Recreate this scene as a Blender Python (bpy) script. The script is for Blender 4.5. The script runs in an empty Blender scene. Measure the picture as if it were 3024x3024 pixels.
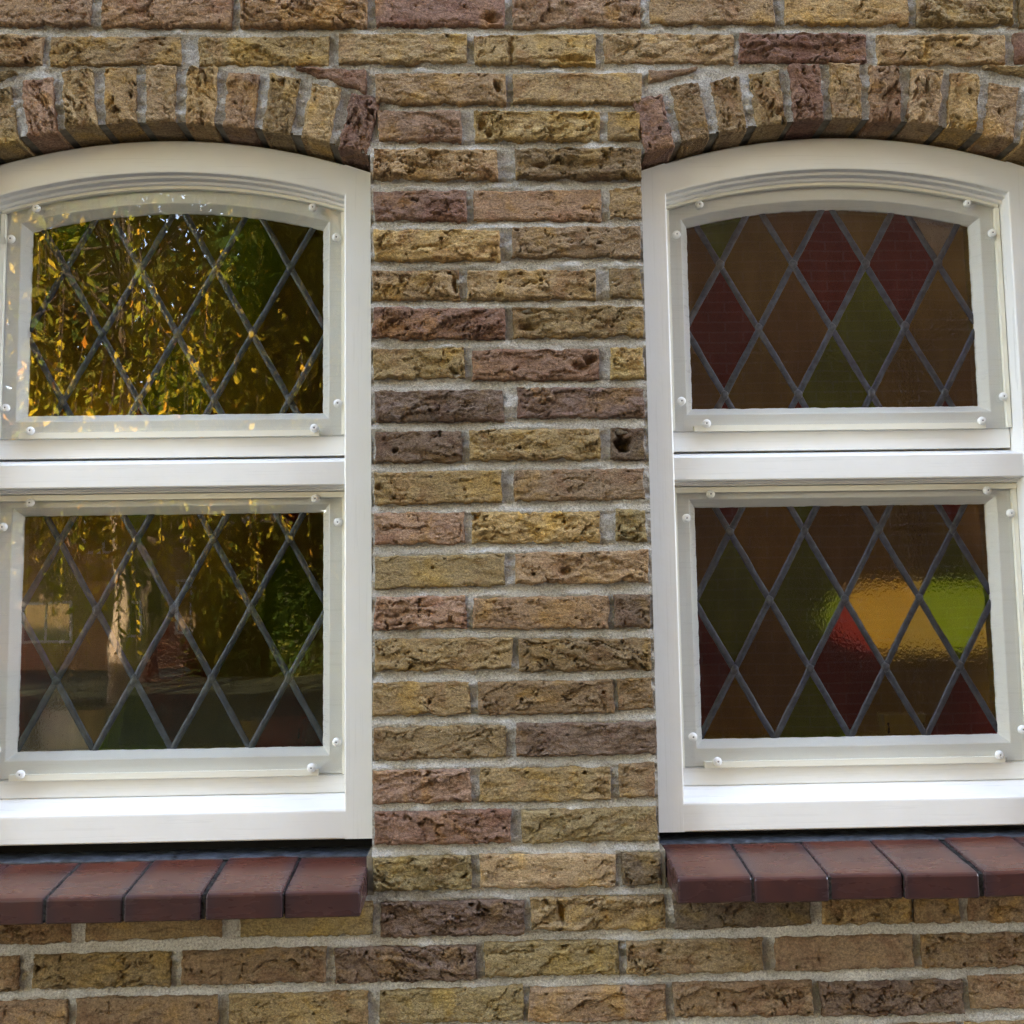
import bpy, bmesh, math, random
import numpy as np
from math import sin, cos, sqrt, pi, radians, atan2
from mathutils import Matrix, Vector

sc = bpy.context.scene
COL = sc.collection

# ---------------------------------------------------------------- camera
# wall plane is y = 0 (outside is -y), x to the right, z up, ground at z = GZ
GZ = -1.75
CAM = (-0.03573, -1.52829, -0.20222)
RIGHT = (0.99963172, -0.02258132, -0.01505019)
UP = (0.01293046, -0.09124565, 0.99574446)
BACK = (-0.02385849, -0.99557236, -0.09092006)
FPX = 3030.0
cam = bpy.data.cameras.new('camera')
cam.sensor_width = 36.0
cam.lens = 36.0 * FPX / 3024.0
cam.clip_start = 0.02
cam.clip_end = 500
camo = bpy.data.objects.new('camera', cam)
COL.objects.link(camo)
camo.matrix_world = Matrix(((RIGHT[0], UP[0], BACK[0], CAM[0]), (RIGHT[1], UP[1], BACK[1], CAM[1]),
                            (RIGHT[2], UP[2], BACK[2], CAM[2]), (0, 0, 0, 1)))
sc.camera = camo

# ---------------------------------------------------------------- light: low autumn sun behind the house, wall in open shade
SUN_EL, SUN_AZ = 28.0, 12.0          # azimuth measured from +y (behind the house) towards -x
sd = Vector((-sin(radians(SUN_AZ)) * cos(radians(SUN_EL)), cos(radians(SUN_AZ)) * cos(radians(SUN_EL)), sin(radians(SUN_EL))))
world = bpy.data.worlds.new('World')
sc.world = world
world.use_nodes = True
wn = world.node_tree
wn.nodes.clear()
sky = wn.nodes.new('ShaderNodeTexSky')
sky.sky_type = 'NISHITA'
sky.sun_disc = False
sky.sun_elevation = radians(SUN_EL)
sky.sun_rotation = radians(-SUN_AZ)
sky.dust_density = 1.5
sky.ozone_density = 0.6
sky.air_density = 1.0
bg = wn.nodes.new('ShaderNodeBackground')
bg.inputs['Strength'].default_value = 0.15
wo = wn.nodes.new('ShaderNodeOutputWorld')
wn.links.new(sky.outputs[0], bg.inputs[0])
wn.links.new(bg.outputs[0], wo.inputs[0])
sl = bpy.data.lights.new('sun', 'SUN')
sl.energy = 3.0
sl.angle = radians(0.5)
sl.color = (1.0, 0.90, 0.74)
so = bpy.data.objects.new('sun', sl)
COL.objects.link(so)
so.rotation_euler = sd.to_track_quat('Z', 'Y').to_euler()
so.location = (0, 20, 20)

vs = sc.view_settings
vs.view_transform = 'Standard'
vs.look = 'None'
vs.gamma = 1.0
vs.use_curve_mapping = False
vs.exposure = 4.8
vs.use_white_balance = True
vs.white_balance_temperature = 8200
vs.white_balance_tint = 18

cy = sc.cycles
cy.use_denoising = True
cy.denoising_prefilter = 'NONE'
cy.max_bounces = 10
cy.diffuse_bounces = 4
cy.glossy_bounces = 5
cy.transmission_bounces = 10
cy.transparent_max_bounces = 16
cy.sample_clamp_indirect = 0.25
cy.caustics_reflective = False
cy.caustics_refractive = True
cy.blur_glossy = 0.3

rnd = random.Random(7)

# ---------------------------------------------------------------- helpers
def P(px, py, y=0.0):
    """photo pixel -> (x, z) on the plane at depth y"""
    a, b = (px - 1512) / FPX, -(py - 1512) / FPX
    d = [RIGHT[i] * a + UP[i] * b - BACK[i] for i in range(3)]
    t = (y - CAM[1]) / d[1]
    return CAM[0] + t * d[0], CAM[2] + t * d[2]

def lerp(a, b, t):
    return a + (b - a) * t

def obj(name, me, mat=None, parent=None):
    o = bpy.data.objects.new(name, me)
    COL.objects.link(o)
    if mat is not None and not me.materials:
        me.materials.append(mat)
    if parent is not None:
        o.parent = parent
    return o

def mesh(name, verts, faces, smooth=False):
    me = bpy.data.meshes.new(name)
    me.from_pydata([tuple(v) for v in verts], [], [tuple(int(i) for i in f) for f in faces])
    me.validate()
    if smooth:
        me.polygons.foreach_set('use_smooth', [True] * len(me.polygons))
    me.update()
    return me

def quadmesh(name, V, F, smooth=False):
    """fast numpy mesh of quads"""
    me = bpy.data.meshes.new(name)
    n = len(F)
    me.vertices.add(len(V))
    me.vertices.foreach_set('co', np.asarray(V, np.float32).ravel())
    me.loops.add(n * 4)
    me.loops.foreach_set('vertex_index', np.asarray(F, np.int32).ravel())
    me.polygons.add(n)
    me.polygons.foreach_set('loop_start', np.arange(0, n * 4, 4, dtype=np.int32))
    me.polygons.foreach_set('loop_total', np.full(n, 4, np.int32))
    if smooth:
        me.polygons.foreach_set('use_smooth', np.ones(n, bool))
    me.update(calc_edges=True)
    return me

def empty(name, loc, label, cat, group=None):
    o = bpy.data.objects.new(name, None)
    COL.objects.link(o)
    o.location = loc
    o.empty_display_size = 0.1
    o['label'] = label
    o['category'] = cat
    if group:
        o['group'] = group
    return o

def tag(o, label, cat, group=None):
    o['label'] = label
    o['category'] = cat
    if group:
        o['group'] = group
    return o

def boxvf(x0, x1, y0, y1, z0, z1, base=0):
    v = [(x0, y0, z0), (x1, y0, z0), (x1, y1, z0), (x0, y1, z0), (x0, y0, z1), (x1, y0, z1), (x1, y1, z1), (x0, y1, z1)]
    f = [(0, 1, 5, 4), (1, 2, 6, 5), (2, 3, 7, 6), (3, 0, 4, 7), (4, 5, 6, 7), (3, 2, 1, 0)]
    return v, [tuple(i + base for i in q) for q in f]

def boxes(name, L, mat, parent=None):
    V, F = [], []
    for b in L:
        v, f = boxvf(*b, base=len(V))
        V += v
        F += f
    return obj(name, mesh(name, V, F), mat, parent)

def bevelbox(name, x0, x1, y0, y1, z0, z1, r, mat, parent=None, seg=2):
    bm = bmesh.new()
    v, f = boxvf(x0, x1, y0, y1, z0, z1)
    vs_ = [bm.verts.new(p) for p in v]
    for q in f:
        bm.faces.new([vs_[i] for i in q])
    bmesh.ops.bevel(bm, geom=list(bm.edges), offset=r, segments=seg, profile=0.5, affect='EDGES')
    me = bpy.data.meshes.new(name)
    bm.to_mesh(me)
    bm.free()
    return obj(name, me, mat, parent)

# gradient noise in numpy
def _hash(ix, iy, seed):
    h = (ix.astype(np.int64) * 374761393 + iy.astype(np.int64) * 668265263 + seed * 974634777) & 0xffffffff
    h = ((h ^ (h >> 13)) * 1274126177) & 0xffffffff
    return (h ^ (h >> 16)) & 0xffffffff

def pn(x, y, seed=0):
    x = np.asarray(x, float)
    y = np.asarray(y, float)
    ix, iy = np.floor(x), np.floor(y)
    fx, fy = x - ix, y - iy
    u = fx * fx * fx * (fx * (fx * 6 - 15) + 10)
    v = fy * fy * fy * (fy * (fy * 6 - 15) + 10)
    def g(dx, dy):
        a = _hash(ix + dx, iy + dy, seed) * (2 * pi / 4294967296.0)
        return np.cos(a) * (fx - dx) + np.sin(a) * (fy - dy)
    return 1.5 * ((1 - v) * ((1 - u) * g(0, 0) + u * g(1, 0)) + v * ((1 - u) * g(0, 1) + u * g(1, 1)))

def fbm(x, y, seed, o=3):
    s, a = 0, 1.0
    for k in range(o):
        s = s + a * pn(x * 2 ** k, y * 2 ** k, seed + 31 * k)
        a *= 0.5
    return s

def sstep(a, b, x):
    t = np.clip((x - a) / (b - a), 0, 1)
    return t * t * (3 - 2 * t)

# ---------------------------------------------------------------- materials
class NT:
    def __init__(self, name):
        self.m = bpy.data.materials.new(name)
        self.m.use_nodes = True
        self.t = self.m.node_tree
        self.t.nodes.clear()
        self.out = self.n('ShaderNodeOutputMaterial')
    def n(self, typ, **kw):
        nd = self.t.nodes.new(typ)
        for k, v in kw.items():
            setattr(nd, k, v)
        return nd
    def l(self, a, b):
        self.t.links.new(a, b)
    def setv(self, nd, **kw):
        for k, v in kw.items():
            nd.inputs[k.replace('_', ' ')].default_value = v
        return nd
    def tex(self, kind='Object'):
        return self.n('ShaderNodeTexCoord').outputs[kind]
    def noise(self, vec, scale, detail=4, rough=0.55, dist=0.0):
        nd = self.n('ShaderNodeTexNoise')
        nd.inputs['Scale'].default_value = scale
        nd.inputs['Detail'].default_value = detail
        nd.inputs['Roughness'].default_value = rough
        nd.inputs['Distortion'].default_value = dist
        if vec is not None:
            self.l(vec, nd.inputs['Vector'])
        return nd.outputs['Fac']
    def ramp(self, fac, stops):
        nd = self.n('ShaderNodeValToRGB')
        cr = nd.color_ramp
        while len(cr.elements) > 1:
            cr.elements.remove(cr.elements[-1])
        for i, (p, c) in enumerate(stops):
            e = cr.elements[0] if i == 0 else cr.elements.new(p)
            e.position = p
            e.color = (*c, 1) if len(c) == 3 else c
        self.l(fac, nd.inputs[0])
        return nd.outputs[0]
    def mix(self, fac, a, b, mode='MIX'):
        nd = self.n('ShaderNodeMix', data_type='RGBA', blend_type=mode)
        for s, v in ((nd.inputs[0], fac), (nd.inputs[6], a), (nd.inputs[7], b)):
            if isinstance(v, (int, float)):
                s.default_value = v
            elif isinstance(v, tuple):
                s.default_value = (*v, 1) if len(v) == 3 else v
            else:
                self.l(v, s)
        return nd.outputs[2]
    def math(self, op, a, b=None, clamp=False):
        nd = self.n('ShaderNodeMath', operation=op, use_clamp=clamp)
        for i, v in enumerate((a, b)):
            if v is None:
                continue
            if isinstance(v, (int, float)):
                nd.inputs[i].default_value = v
            else:
                self.l(v, nd.inputs[i])
        return nd.outputs[0]
    def mapping(self, vec, scale=(1, 1, 1), loc=(0, 0, 0), rot=(0, 0, 0)):
        nd = self.n('ShaderNodeMapping')
        nd.inputs['Scale'].default_value = scale
        nd.inputs['Location'].default_value = loc
        nd.inputs['Rotation'].default_value = rot
        self.l(vec, nd.inputs['Vector'])
        return nd.outputs[0]
    def bump(self, h, strength, dist, normal=None):
        nd = self.n('ShaderNodeBump')
        nd.inputs['Strength'].default_value = strength
        nd.inputs['Distance'].default_value = dist
        self.l(h, nd.inputs['Height'])
        if normal is not None:
            self.l(normal, nd.inputs['Normal'])
        return nd.outputs[0]
    def principled(self, color, rough=0.5, normal=None, **kw):
        nd = self.n('ShaderNodeBsdfPrincipled')
        for s, v in ((nd.inputs['Base Color'], color), (nd.inputs['Roughness'], rough)):
            if isinstance(v, (int, float)):
                s.default_value = v
            elif isinstance(v, tuple):
                s.default_value = (*v, 1)
            else:
                self.l(v, s)
        for k, v in kw.items():
            nd.inputs[k].default_value = v
        if normal is not None:
            self.l(normal, nd.inputs['Normal'])
        self.l(nd.outputs[0], self.out.inputs[0])
        return nd

def mat_brick():
    t = NT('brick_clay')
    oi = t.n('ShaderNodeObjectInfo')
    add = t.n('ShaderNodeVectorMath', operation='MULTIPLY_ADD')
    t.l(oi.outputs['Random'], add.inputs[0])
    add.inputs[1].default_value = (37.0, 19.0, 53.0)
    t.l(t.tex('Object'), add.inputs[2])
    v = add.outputs[0]
    base = oi.outputs['Color']
    # clay streaks of the second clay: ochre and purplish red drifts, fold lines, soot flecks
    drift = t.noise(v, 14, 3, 0.6, 0.6)
    ochre = t.mix(1.0, base, (1.22, 1.12, 0.80), 'MULTIPLY')
    purple = t.mix(1.0, base, (0.86, 0.77, 0.76), 'MULTIPLY')
    c = t.mix(t.ramp(drift, [(0.36, (1, 1, 1)), (0.46, (0, 0, 0))]), base, purple)
    c = t.mix(t.ramp(drift, [(0.54, (0, 0, 0)), (0.66, (1, 1, 1))]), c, ochre)
    sv = t.mapping(v, (30, 60, 95))
    streak = t.noise(sv, 1.0, 5, 0.6, 1.2)
    c = t.mix(t.ramp(streak, [(0.30, (0.85, 0.85, 0.85)), (0.47, (0, 0, 0))]), c, t.mix(1.0, c, (0.55, 0.50, 0.50), 'MULTIPLY'))
    grain = t.noise(v, 290, 3, 0.85)
    c = t.mix(1.0, c, t.ramp(grain, [(0.32, (0.50, 0.49, 0.49)), (0.68, (1.48, 1.45, 1.40))]), 'MULTIPLY')
    soot = t.noise(v, 26, 4, 0.65, 0.8)
    c = t.mix(t.ramp(soot, [(0.68, (0, 0, 0)), (0.76, (0.85, 0.85, 0.85))]), c, (0.045, 0.04, 0.036))
    h1 = t.noise(v, 260, 5, 0.75)
    h2 = t.noise(t.mapping(v, (55, 55, 120)), 1.0, 6, 0.7, 1.5)
    hs = t.math('ADD', t.math('MULTIPLY', h1, 0.45), h2)
    nrm = t.bump(hs, 1.0, 0.0062)
    t.principled(c, 0.95, nrm, **{'Specular IOR Level': 0.15})
    return t.m

def mat_mortar():
    t = NT('sandy_mortar')
    v = t.tex('Object')
    n = t.noise(v, 9, 4, 0.6)
    c = t.ramp(n, [(0.3, (0.40, 0.37, 0.33)), (0.7, (0.58, 0.55, 0.505))])
    g = t.noise(v, 330, 3, 0.8)
    c = t.mix(1.0, c, t.ramp(g, [(0.30, (0.52, 0.51, 0.49)), (0.5, (1, 1, 1)), (0.70, (1.42, 1.41, 1.39))]), 'MULTIPLY')
    f = t.noise(v, 40, 4, 0.7)
    c = t.mix(t.ramp(f, [(0.66, (0, 0, 0)), (0.75, (0.6, 0.6, 0.6))]), c, (0.22, 0.2, 0.17))
    h = t.math('ADD', t.noise(v, 300, 4, 0.75), t.math('MULTIPLY', t.noise(v, 70, 4, 0.6), 1.6))
    t.principled(c, 0.97, t.bump(h, 1.0, 0.0042), **{'Specular IOR Level': 0.1})
    return t.m

def mat_paint(name='white_gloss_paint', col=(0.80, 0.79, 0.76), rough=0.28, brush=(6, 60, 260)):
    t = NT(name)
    v = t.tex('Object')
    b = t.noise(t.mapping(v, brush), 1.0, 4, 0.6)
    l = t.noise(v, 14, 3, 0.5)
    c = t.mix(0.6, col, t.ramp(l, [(0.3, (0.95, 0.94, 0.92)), (0.7, (1.0, 1.0, 1.0))]), 'MULTIPLY')
    dirt = t.noise(v, 120, 4, 0.75)
    c = t.mix(t.ramp(dirt, [(0.76, (0, 0, 0)), (0.80, (0.35, 0.35, 0.35))]), c, (0.45, 0.40, 0.33))
    h = t.math('ADD', t.math('MULTIPLY', b, 0.5), t.noise(v, 55, 3, 0.5))
    t.principled(c, t.ramp(b, [(0.3, (rough - .05,) * 3), (0.7, (rough + .12,) * 3)]), t.bump(h, 0.35, 0.0008), **{'Specular IOR Level': 0.45})
    return t.m

def mat_simple(name, col, rough=0.6, var=0.15, scale=40, bump=0.0, spec=0.4, metal=0.0, bscale=None):
    t = NT(name)
    v = t.tex('Object')
    n = t.noise(v, scale, 4, 0.6)
    lo = tuple(x * (1 - var) for x in col)
    hi = tuple(min(1, x * (1 + var)) for x in col)
    c = t.ramp(n, [(0.3, lo), (0.7, hi)])
    nrm = t.bump(t.noise(v, bscale or scale * 3, 4, 0.6), 0.8, bump) if bump else None
    t.principled(c, rough, nrm, **{'Specular IOR Level': spec, 'Metallic': metal})
    return t.m

def mat_glass(name, tint, bscale, bstr, rough=0.02):
    t = NT(name)
    v = t.tex('Object')
    n1 = t.noise(t.mapping(v, (1, 1, 0.75)), bscale, 2, 0.45, 0.6)
    n2 = t.noise(v, bscale * 0.22, 2, 0.5)
    h = t.math('ADD', n1, t.math('MULTIPLY', n2, 1.5))
    nrm = t.bump(h, 1.0, bstr)
    g = t.n('ShaderNodeBsdfGlass')
    st = t.noise(t.mapping(v, (30, 30, 10)), 1.0, 3, 0.6)
    c = t.mix(1.0, tint, t.ramp(st, [(0.3, (0.88, 0.88, 0.88)), (0.7, (1, 1, 1))]), 'MULTIPLY')
    t.l(c, g.inputs['Color'])
    g.inputs['Roughness'].default_value = rough
    g.inputs['IOR'].default_value = 1.5
    t.l(nrm, g.inputs['Normal'])
    t.l(g.outputs[0], t.out.inputs[0])
    return t.m

def mat_sheet():
    """thin clear acrylic sheet: straight-through transmission plus surface reflection, faint haze of wiping marks"""
    t = NT('clear_acrylic')
    v = t.tex('Object')
    geo = t.n('ShaderNodeNewGeometry')
    fr = t.n('ShaderNodeFresnel')
    fr.inputs['IOR'].default_value = 1.49
    wob = t.bump(t.noise(t.mapping(v, (4, 4, 2.2)), 1.0, 2, 0.5), 0.5, 0.0010)
    f = t.math('MULTIPLY', fr.outputs[0], t.math('MULTIPLY', t.math('SUBTRACT', 1.0, geo.outputs['Backfacing']), 1.9), clamp=True)
    tr = t.n('ShaderNodeBsdfTransparent')
    tr.inputs[0].default_value = (0.97, 0.975, 0.97, 1)
    gl = t.n('ShaderNodeBsdfGlossy')
    gl.inputs['Roughness'].default_value = 0.008
    t.l(wob, gl.inputs['Normal'])
    mx = t.n('ShaderNodeMixShader')
    t.l(f, mx.inputs[0])
    t.l(tr.outputs[0], mx.inputs[1])
    t.l(gl.outputs[0], mx.inputs[2])
    t.l(mx.outputs[0], t.out.inputs[0])
    return t.m

def mat_tile():
    t = NT('glazed_red_tile')
    v = t.tex('Object')
    oi = t.n('ShaderNodeObjectInfo')
    off = t.n('ShaderNodeVectorMath', operation='MULTIPLY_ADD')
    t.l(oi.outputs['Random'], off.inputs[0])
    off.inputs[1].default_value = (11, 7, 5)
    t.l(v, off.inputs[2])
    vv = off.outputs[0]
    n = t.noise(vv, 11, 3, 0.5)
    c = t.ramp(n, [(0.3, (0.070, 0.021, 0.014)), (0.55, (0.105, 0.031, 0.019)), (0.75, (0.132, 0.042, 0.024))])
    # kiln flashing: bluish-black towards the two pressed ends of every tile
    sx = t.n('ShaderNodeSeparateXYZ')
    t.l(v, sx.inputs[0])
    ex = t.math('MULTIPLY', t.math('ABSOLUTE', sx.outputs[0]), 1.0)
    ex = t.math('ADD', ex, t.math('MULTIPLY', t.math('SUBTRACT', t.noise(vv, 30, 3, 0.5), 0.5), 0.02))
    c = t.mix(t.ramp(ex, [(0.034, (0, 0, 0)), (0.053, (0.75, 0.75, 0.75))]), c, (0.045, 0.028, 0.032))
    ey = t.math('ADD', t.math('MULTIPLY', sx.outputs[1], -1.0), t.math('MULTIPLY', t.math('SUBTRACT', t.noise(vv, 40, 2, 0.5), 0.5), 0.004))
    c = t.mix(t.ramp(ey, [(0.0765, (0, 0, 0)), (0.0812, (0.70, 0.70, 0.70))]), c, (0.020, 0.009, 0.010))
    d = t.noise(vv, 200, 3, 0.8)
    c = t.mix(t.ramp(d, [(0.74, (0, 0, 0)), (0.79, (0.5, 0.5, 0.5))]), c, (0.42, 0.36, 0.32))
    sm = t.noise(t.mapping(vv, (8, 30, 30)), 1, 4, 0.6)
    r = t.ramp(sm, [(0.3, (0.24,) * 3), (0.7, (0.31,) * 3)])
    t.principled(c, r, t.bump(t.noise(vv, 60, 3, 0.5), 0.3, 0.0006), **{'Specular IOR Level': 0.42, 'Coat Weight': 0.05, 'Coat Roughness': 0.15})
    return t.m

def mat_brickwall(name, a, b, mortar, scale=1.0):
    t = NT(name)
    v = t.tex('Object')
    # brick texture lies in x, y: turn the wall's x, z into it
    sx = t.n('ShaderNodeSeparateXYZ')
    t.l(v, sx.inputs[0])
    cb = t.n('ShaderNodeCombineXYZ')
    t.l(t.math('ADD', sx.outputs[0], sx.outputs[1]), cb.inputs[0])
    t.l(sx.outputs[2], cb.inputs[1])
    br = t.n('ShaderNodeTexBrick')
    t.l(cb.outputs[0], br.inputs['Vector'])
    br.inputs['Color1'].default_value = (*a, 1)
    br.inputs['Color2'].default_value = (*b, 1)
    br.inputs['Mortar'].default_value = (*mortar, 1)
    br.inputs['Scale'].default_value = 1.0
    br.inputs['Mortar Size'].default_value = 0.006
    br.inputs['Brick Width'].default_value = 0.212
    br.inputs['Row Height'].default_value = 0.0625
    c = t.mix(0.6, br.outputs['Color'], t.ramp(t.noise(v, 60, 4, 0.7), [(0.3, (0.6,) * 3), (0.7, (1.2,) * 3)]), 'MULTIPLY')
    h = t.math('SUBTRACT', t.math('MULTIPLY', t.noise(v, 90, 4, 0.7), 0.5), br.outputs['Fac'])
    t.principled(c, 0.95, t.bump(h, 0.8, 0.006), **{'Specular IOR Level': 0.1})
    return t.m

def mat_leaf(name, stops, trans=0.5):
    t = NT(name)
    geo = t.n('ShaderNodeNewGeometry')
    c = t.ramp(geo.outputs['Random Per Island'], stops)
    d = t.n('ShaderNodeBsdfDiffuse')
    tr = t.n('ShaderNodeBsdfTranslucent')
    t.l(c, d.inputs[0])
    t.l(c, tr.inputs[0])
    mx = t.n('ShaderNodeMixShader')
    mx.inputs[0].default_value = trans
    t.l(d.outputs[0], mx.inputs[1])
    t.l(tr.outputs[0], mx.inputs[2])
    t.l(mx.outputs[0], t.out.inputs[0])
    return t.m

def mat_emit(name, col, s):
    t = NT(name)
    e = t.n('ShaderNodeEmission')
    e.inputs[0].default_value = (*col, 1)
    e.inputs[1].default_value = s
    t.l(e.outputs[0], t.out.inputs[0])
    return t.m

M = {
    'brick': mat_brick(), 'mortar': mat_mortar(),
    'paint': mat_paint(), 'paint_v': mat_paint('white_gloss_paint_upright', brush=(260, 60, 6)),
    'strip': mat_paint('cream_plastic_strip', (0.80, 0.77, 0.66), 0.35, (40, 40, 40)),
    'cap': mat_simple('white_plastic_cap', (0.82, 0.81, 0.78), 0.3, 0.03, 200, spec=0.5),
    'capdot': mat_simple('grey_screw_hole', (0.16, 0.15, 0.16), 0.5, 0.1),
    'lead': mat_simple('oxidised_lead', (0.040, 0.046, 0.058), 0.45, 0.45, 90, 0.0009, 0.5, 0.35, 180),
    'solder': mat_simple('dull_solder', (0.055, 0.06, 0.07), 0.42, 0.5, 160, 0.001, 0.5, 0.4, 200),
    'sheet': mat_sheet(), 'tile': mat_tile(),
    'joint': mat_simple('dark_gritty_joint', (0.035, 0.033, 0.03), 0.95, 0.9, 150, 0.002, 0.1),
    'flash': mat_simple('weathered_lead_flashing', (0.035, 0.040, 0.048), 0.5, 0.8, 60, 0.003, 0.4, 0.2),
    'shade_mortar': mat_simple('shade_toned_mortar', (0.20, 0.17, 0.125), 0.97, 0.4, 40, 0.003, 0.1),  # mortar darkened in colour for the deep shade of the arch soffit
    'black': mat_simple('cord_and_gap_black', (0.012, 0.012, 0.013), 0.9, 0.2, 50, 0.0, 0.1),
}
GT = {
    'amber': (0.62, 0.40, 0.06), 'olive': (0.50, 0.38, 0.08), 'brown': (0.46, 0.30, 0.09), 'dark': (0.34, 0.19, 0.07),
    'green': (0.26, 0.42, 0.02), 'red': (0.32, 0.040, 0.028), 'clear': (0.86, 0.82, 0.78),
}
GM = {k: mat_glass('cathedral_glass_' + k, tuple(sqrt(c) for c in v), 230 if k != 'clear' else 300, 0.00022 if k != 'clear' else 0.0011)
      for k, v in GT.items()}

# ================================================================ BRICK WALL
wall = empty('brick_wall', (0, 0, GZ), 'weathered tan and purple-brown brick wall with two arched window openings', 'wall')
WOFF = Vector((0, 0, -GZ))
TONE = {
    't': (0.385, 0.262, 0.142), 'y': (0.435, 0.292, 0.130), 'o': (0.305, 0.216, 0.112), 'p': (0.345, 0.220, 0.140),
    'r': (0.265, 0.155, 0.112), 'b': (0.278, 0.186, 0.108), 'd': (0.170, 0.122, 0.080), 'u': (0.200, 0.134, 0.098),
}

def brick_mesh(c, depth, res, seed, rough, ylev, hole=None):
    """c: four (x, z) corners  a0 b0 b1 a1 ; a->b is the length; local origin at the centroid"""
    c = np.array(c, float)
    o = c.mean(0)
    c = c - o
    L = 0.5 * (np.linalg.norm(c[1] - c[0]) + np.linalg.norm(c[2] - c[3]))
    H = 0.5 * (np.linalg.norm(c[3] - c[0]) + np.linalg.norm(c[2] - c[1]))
    nx, nz = max(6, int(L / res)), max(5, int(H / res))
    s, t = np.meshgrid(np.linspace(0, 1, nx + 1), np.linspace(0, 1, nz + 1))
    # denser rows close to the edges
    s = s - 0.035 * np.sin(2 * pi * s)
    t = t - 0.05 * np.sin(2 * pi * t)
    X = (1 - t) * ((1 - s) * c[0, 0] + s * c[1, 0]) + t * ((1 - s) * c[3, 0] + s * c[2, 0])
    Z = (1 - t) * ((1 - s) * c[0, 1] + s * c[1, 1]) + t * ((1 - s) * c[3, 1] + s * c[2, 1])
    p, q = s * L, t * H
    eu = (c[1] - c[0]) / np.linalg.norm(c[1] - c[0])
    ev = (c[3] - c[0]) / np.linalg.norm(c[3] - c[0])
    # ragged outline
    def edge(k, a):
        return 0.0016 * fbm(a / 0.030, a * 0 + k * 7.3, seed + k, 4) + 0.0008 * pn(a / 0.006, a * 0 + k, seed + 9)
    f = lambda d: np.clip(1 - d / 0.014, 0, 1) ** 1.5
    dl = edge(1, q) * 1.0 * f(p) + edge(2, q) * 1.0 * f(L - p)
    dh = edge(3, p) * 1.9 * f(q) + edge(4, p) * 1.2 * f(H - q)
    # hand-moulded relief: folds are cliffs and grooves along level sets of warped noise
    sg = seed * 13
    wp = p + 0.010 * fbm(p / 0.035, q / 0.022, sg + 1, 2)
    wq = q + 0.007 * fbm(p / 0.030 + 5, q / 0.022, sg + 2, 2)
    ang = (_rs(seed) - 0.5) * 0.8
    rp, rq = wp * cos(ang) + wq * sin(ang), -wp * sin(ang) + wq * cos(ang)
    r2 = random.Random(seed * 131 + 7)
    st = r2.random()                                   # how folded this brick is
    A = fbm(rp / 0.085, rq / 0.024, sg + 3, 3)
    B = fbm(rp / 0.046 + 3, rq / 0.0125, sg + 4, 2)
    mA = 0.25 + 0.75 * sstep(-0.15, 0.35, pn(p / 0.07, q / 0.05, sg + 5) + (st - 0.4) * 0.6)
    mB = sstep(0.10, 0.45, pn(p / 0.055 + 9, q / 0.035, sg + 6) + (st - 0.5) * 0.7)
    h = 0.0034 * sstep(-0.05, 0.03, A) * mA - 0.0070 * np.exp(-(A / 0.022) ** 2) * mA
    h += (0.0020 * sstep(-0.07, 0.05, B) - 0.0045 * np.exp(-(B / 0.036) ** 2)) * mB
    h += 0.0016 * fbm(p / 0.036, q / 0.018, sg + 7, 3)
    h += 0.0011 * fbm(p / 0.0060, q / 0.0050, sg + 8, 2) * (0.6 + 0.6 * sstep(-0.3, 0.4, pn(p / 0.03, q / 0.03, sg + 9)))
    pit = sstep(0.80, 1.0, fbm(p / 0.018, q / 0.012, sg + 10, 2))
    h -= 0.0100 * pit
    h *= rough * 1.3
    if hole:
        for hs_, ht_, ra, rb, dp in hole:
            q1 = ((p - hs_ * L) / ra + 0.5 * pn(p / 0.012, q / 0.010, sg + 30)) ** 2 + ((q - ht_ * H) / rb + 0.5 * pn(p / 0.012 + 7, q / 0.010, sg + 31)) ** 2
            h -= dp * np.exp(-q1 ** 2)
    # chipped, rounded arrises
    chip = 0.0045 + 0.0035 * fbm(p / 0.022, q / 0.022, sg + 11, 2)
    chip = np.clip(chip, 0.0020, 0.0085)
    de = np.minimum(np.minimum(p + 1e-9, L - p), np.minimum(q + 1e-9, H - q))
    e = np.clip(1 - de / chip, 0, 1)
    rd = chip * 0.75 * (1 - np.sqrt(np.clip(1 - e * e, 0, 1)))
    Y = ylev - h * (1 - 0.5 * e) + rd
    X = X + dl * eu[0] + dh * ev[0]
    Z = Z + dl * eu[1] + dh * ev[1]
    V = np.stack([X, Y, Z], -1).reshape(-1, 3)
    idx = np.arange((nx + 1) * (nz + 1)).reshape(nz + 1, nx + 1)
    F = np.stack([idx[:-1, :-1], idx[:-1, 1:], idx[1:, 1:], idx[1:, :-1]], -1).reshape(-1, 4)
    ring = np.concatenate([idx[0, :-1], idx[:-1, -1], idx[-1, :0:-1], idx[:0:-1, 0]])
    rings = [ring]
    Vs = [V]
    n0 = len(V)
    m = len(ring)
    for j, yy in enumerate((0.012, 0.03, depth)):
        R = V[ring].copy()
        k = np.arange(m)
        wob = 0.0012 * pn(k / 5.0, k * 0 + j * 3.1, sg + 20 + j)
        R[:, 0] *= 1 + wob / max(L, H) * 2
        R[:, 2] += wob
        R[:, 1] = np.maximum(yy, R[:, 1] + 0.003)
        Vs.append(R)
        rings.append(n0 + np.arange(m) + j * m)
    Fs = [F]
    for a, b in zip(rings[:-1], rings[1:]):
        Fs.append(np.stack([a, b, np.roll(b, -1), np.roll(a, -1)], -1))
    V = np.concatenate(Vs)
    F = np.concatenate(Fs)
    cr = (c[1, 0] - c[0, 0]) * (c[3, 1] - c[0, 1]) - (c[1, 1] - c[0, 1]) * (c[3, 0] - c[0, 0])
    if cr < 0:
        F = F[:, ::-1]
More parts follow.
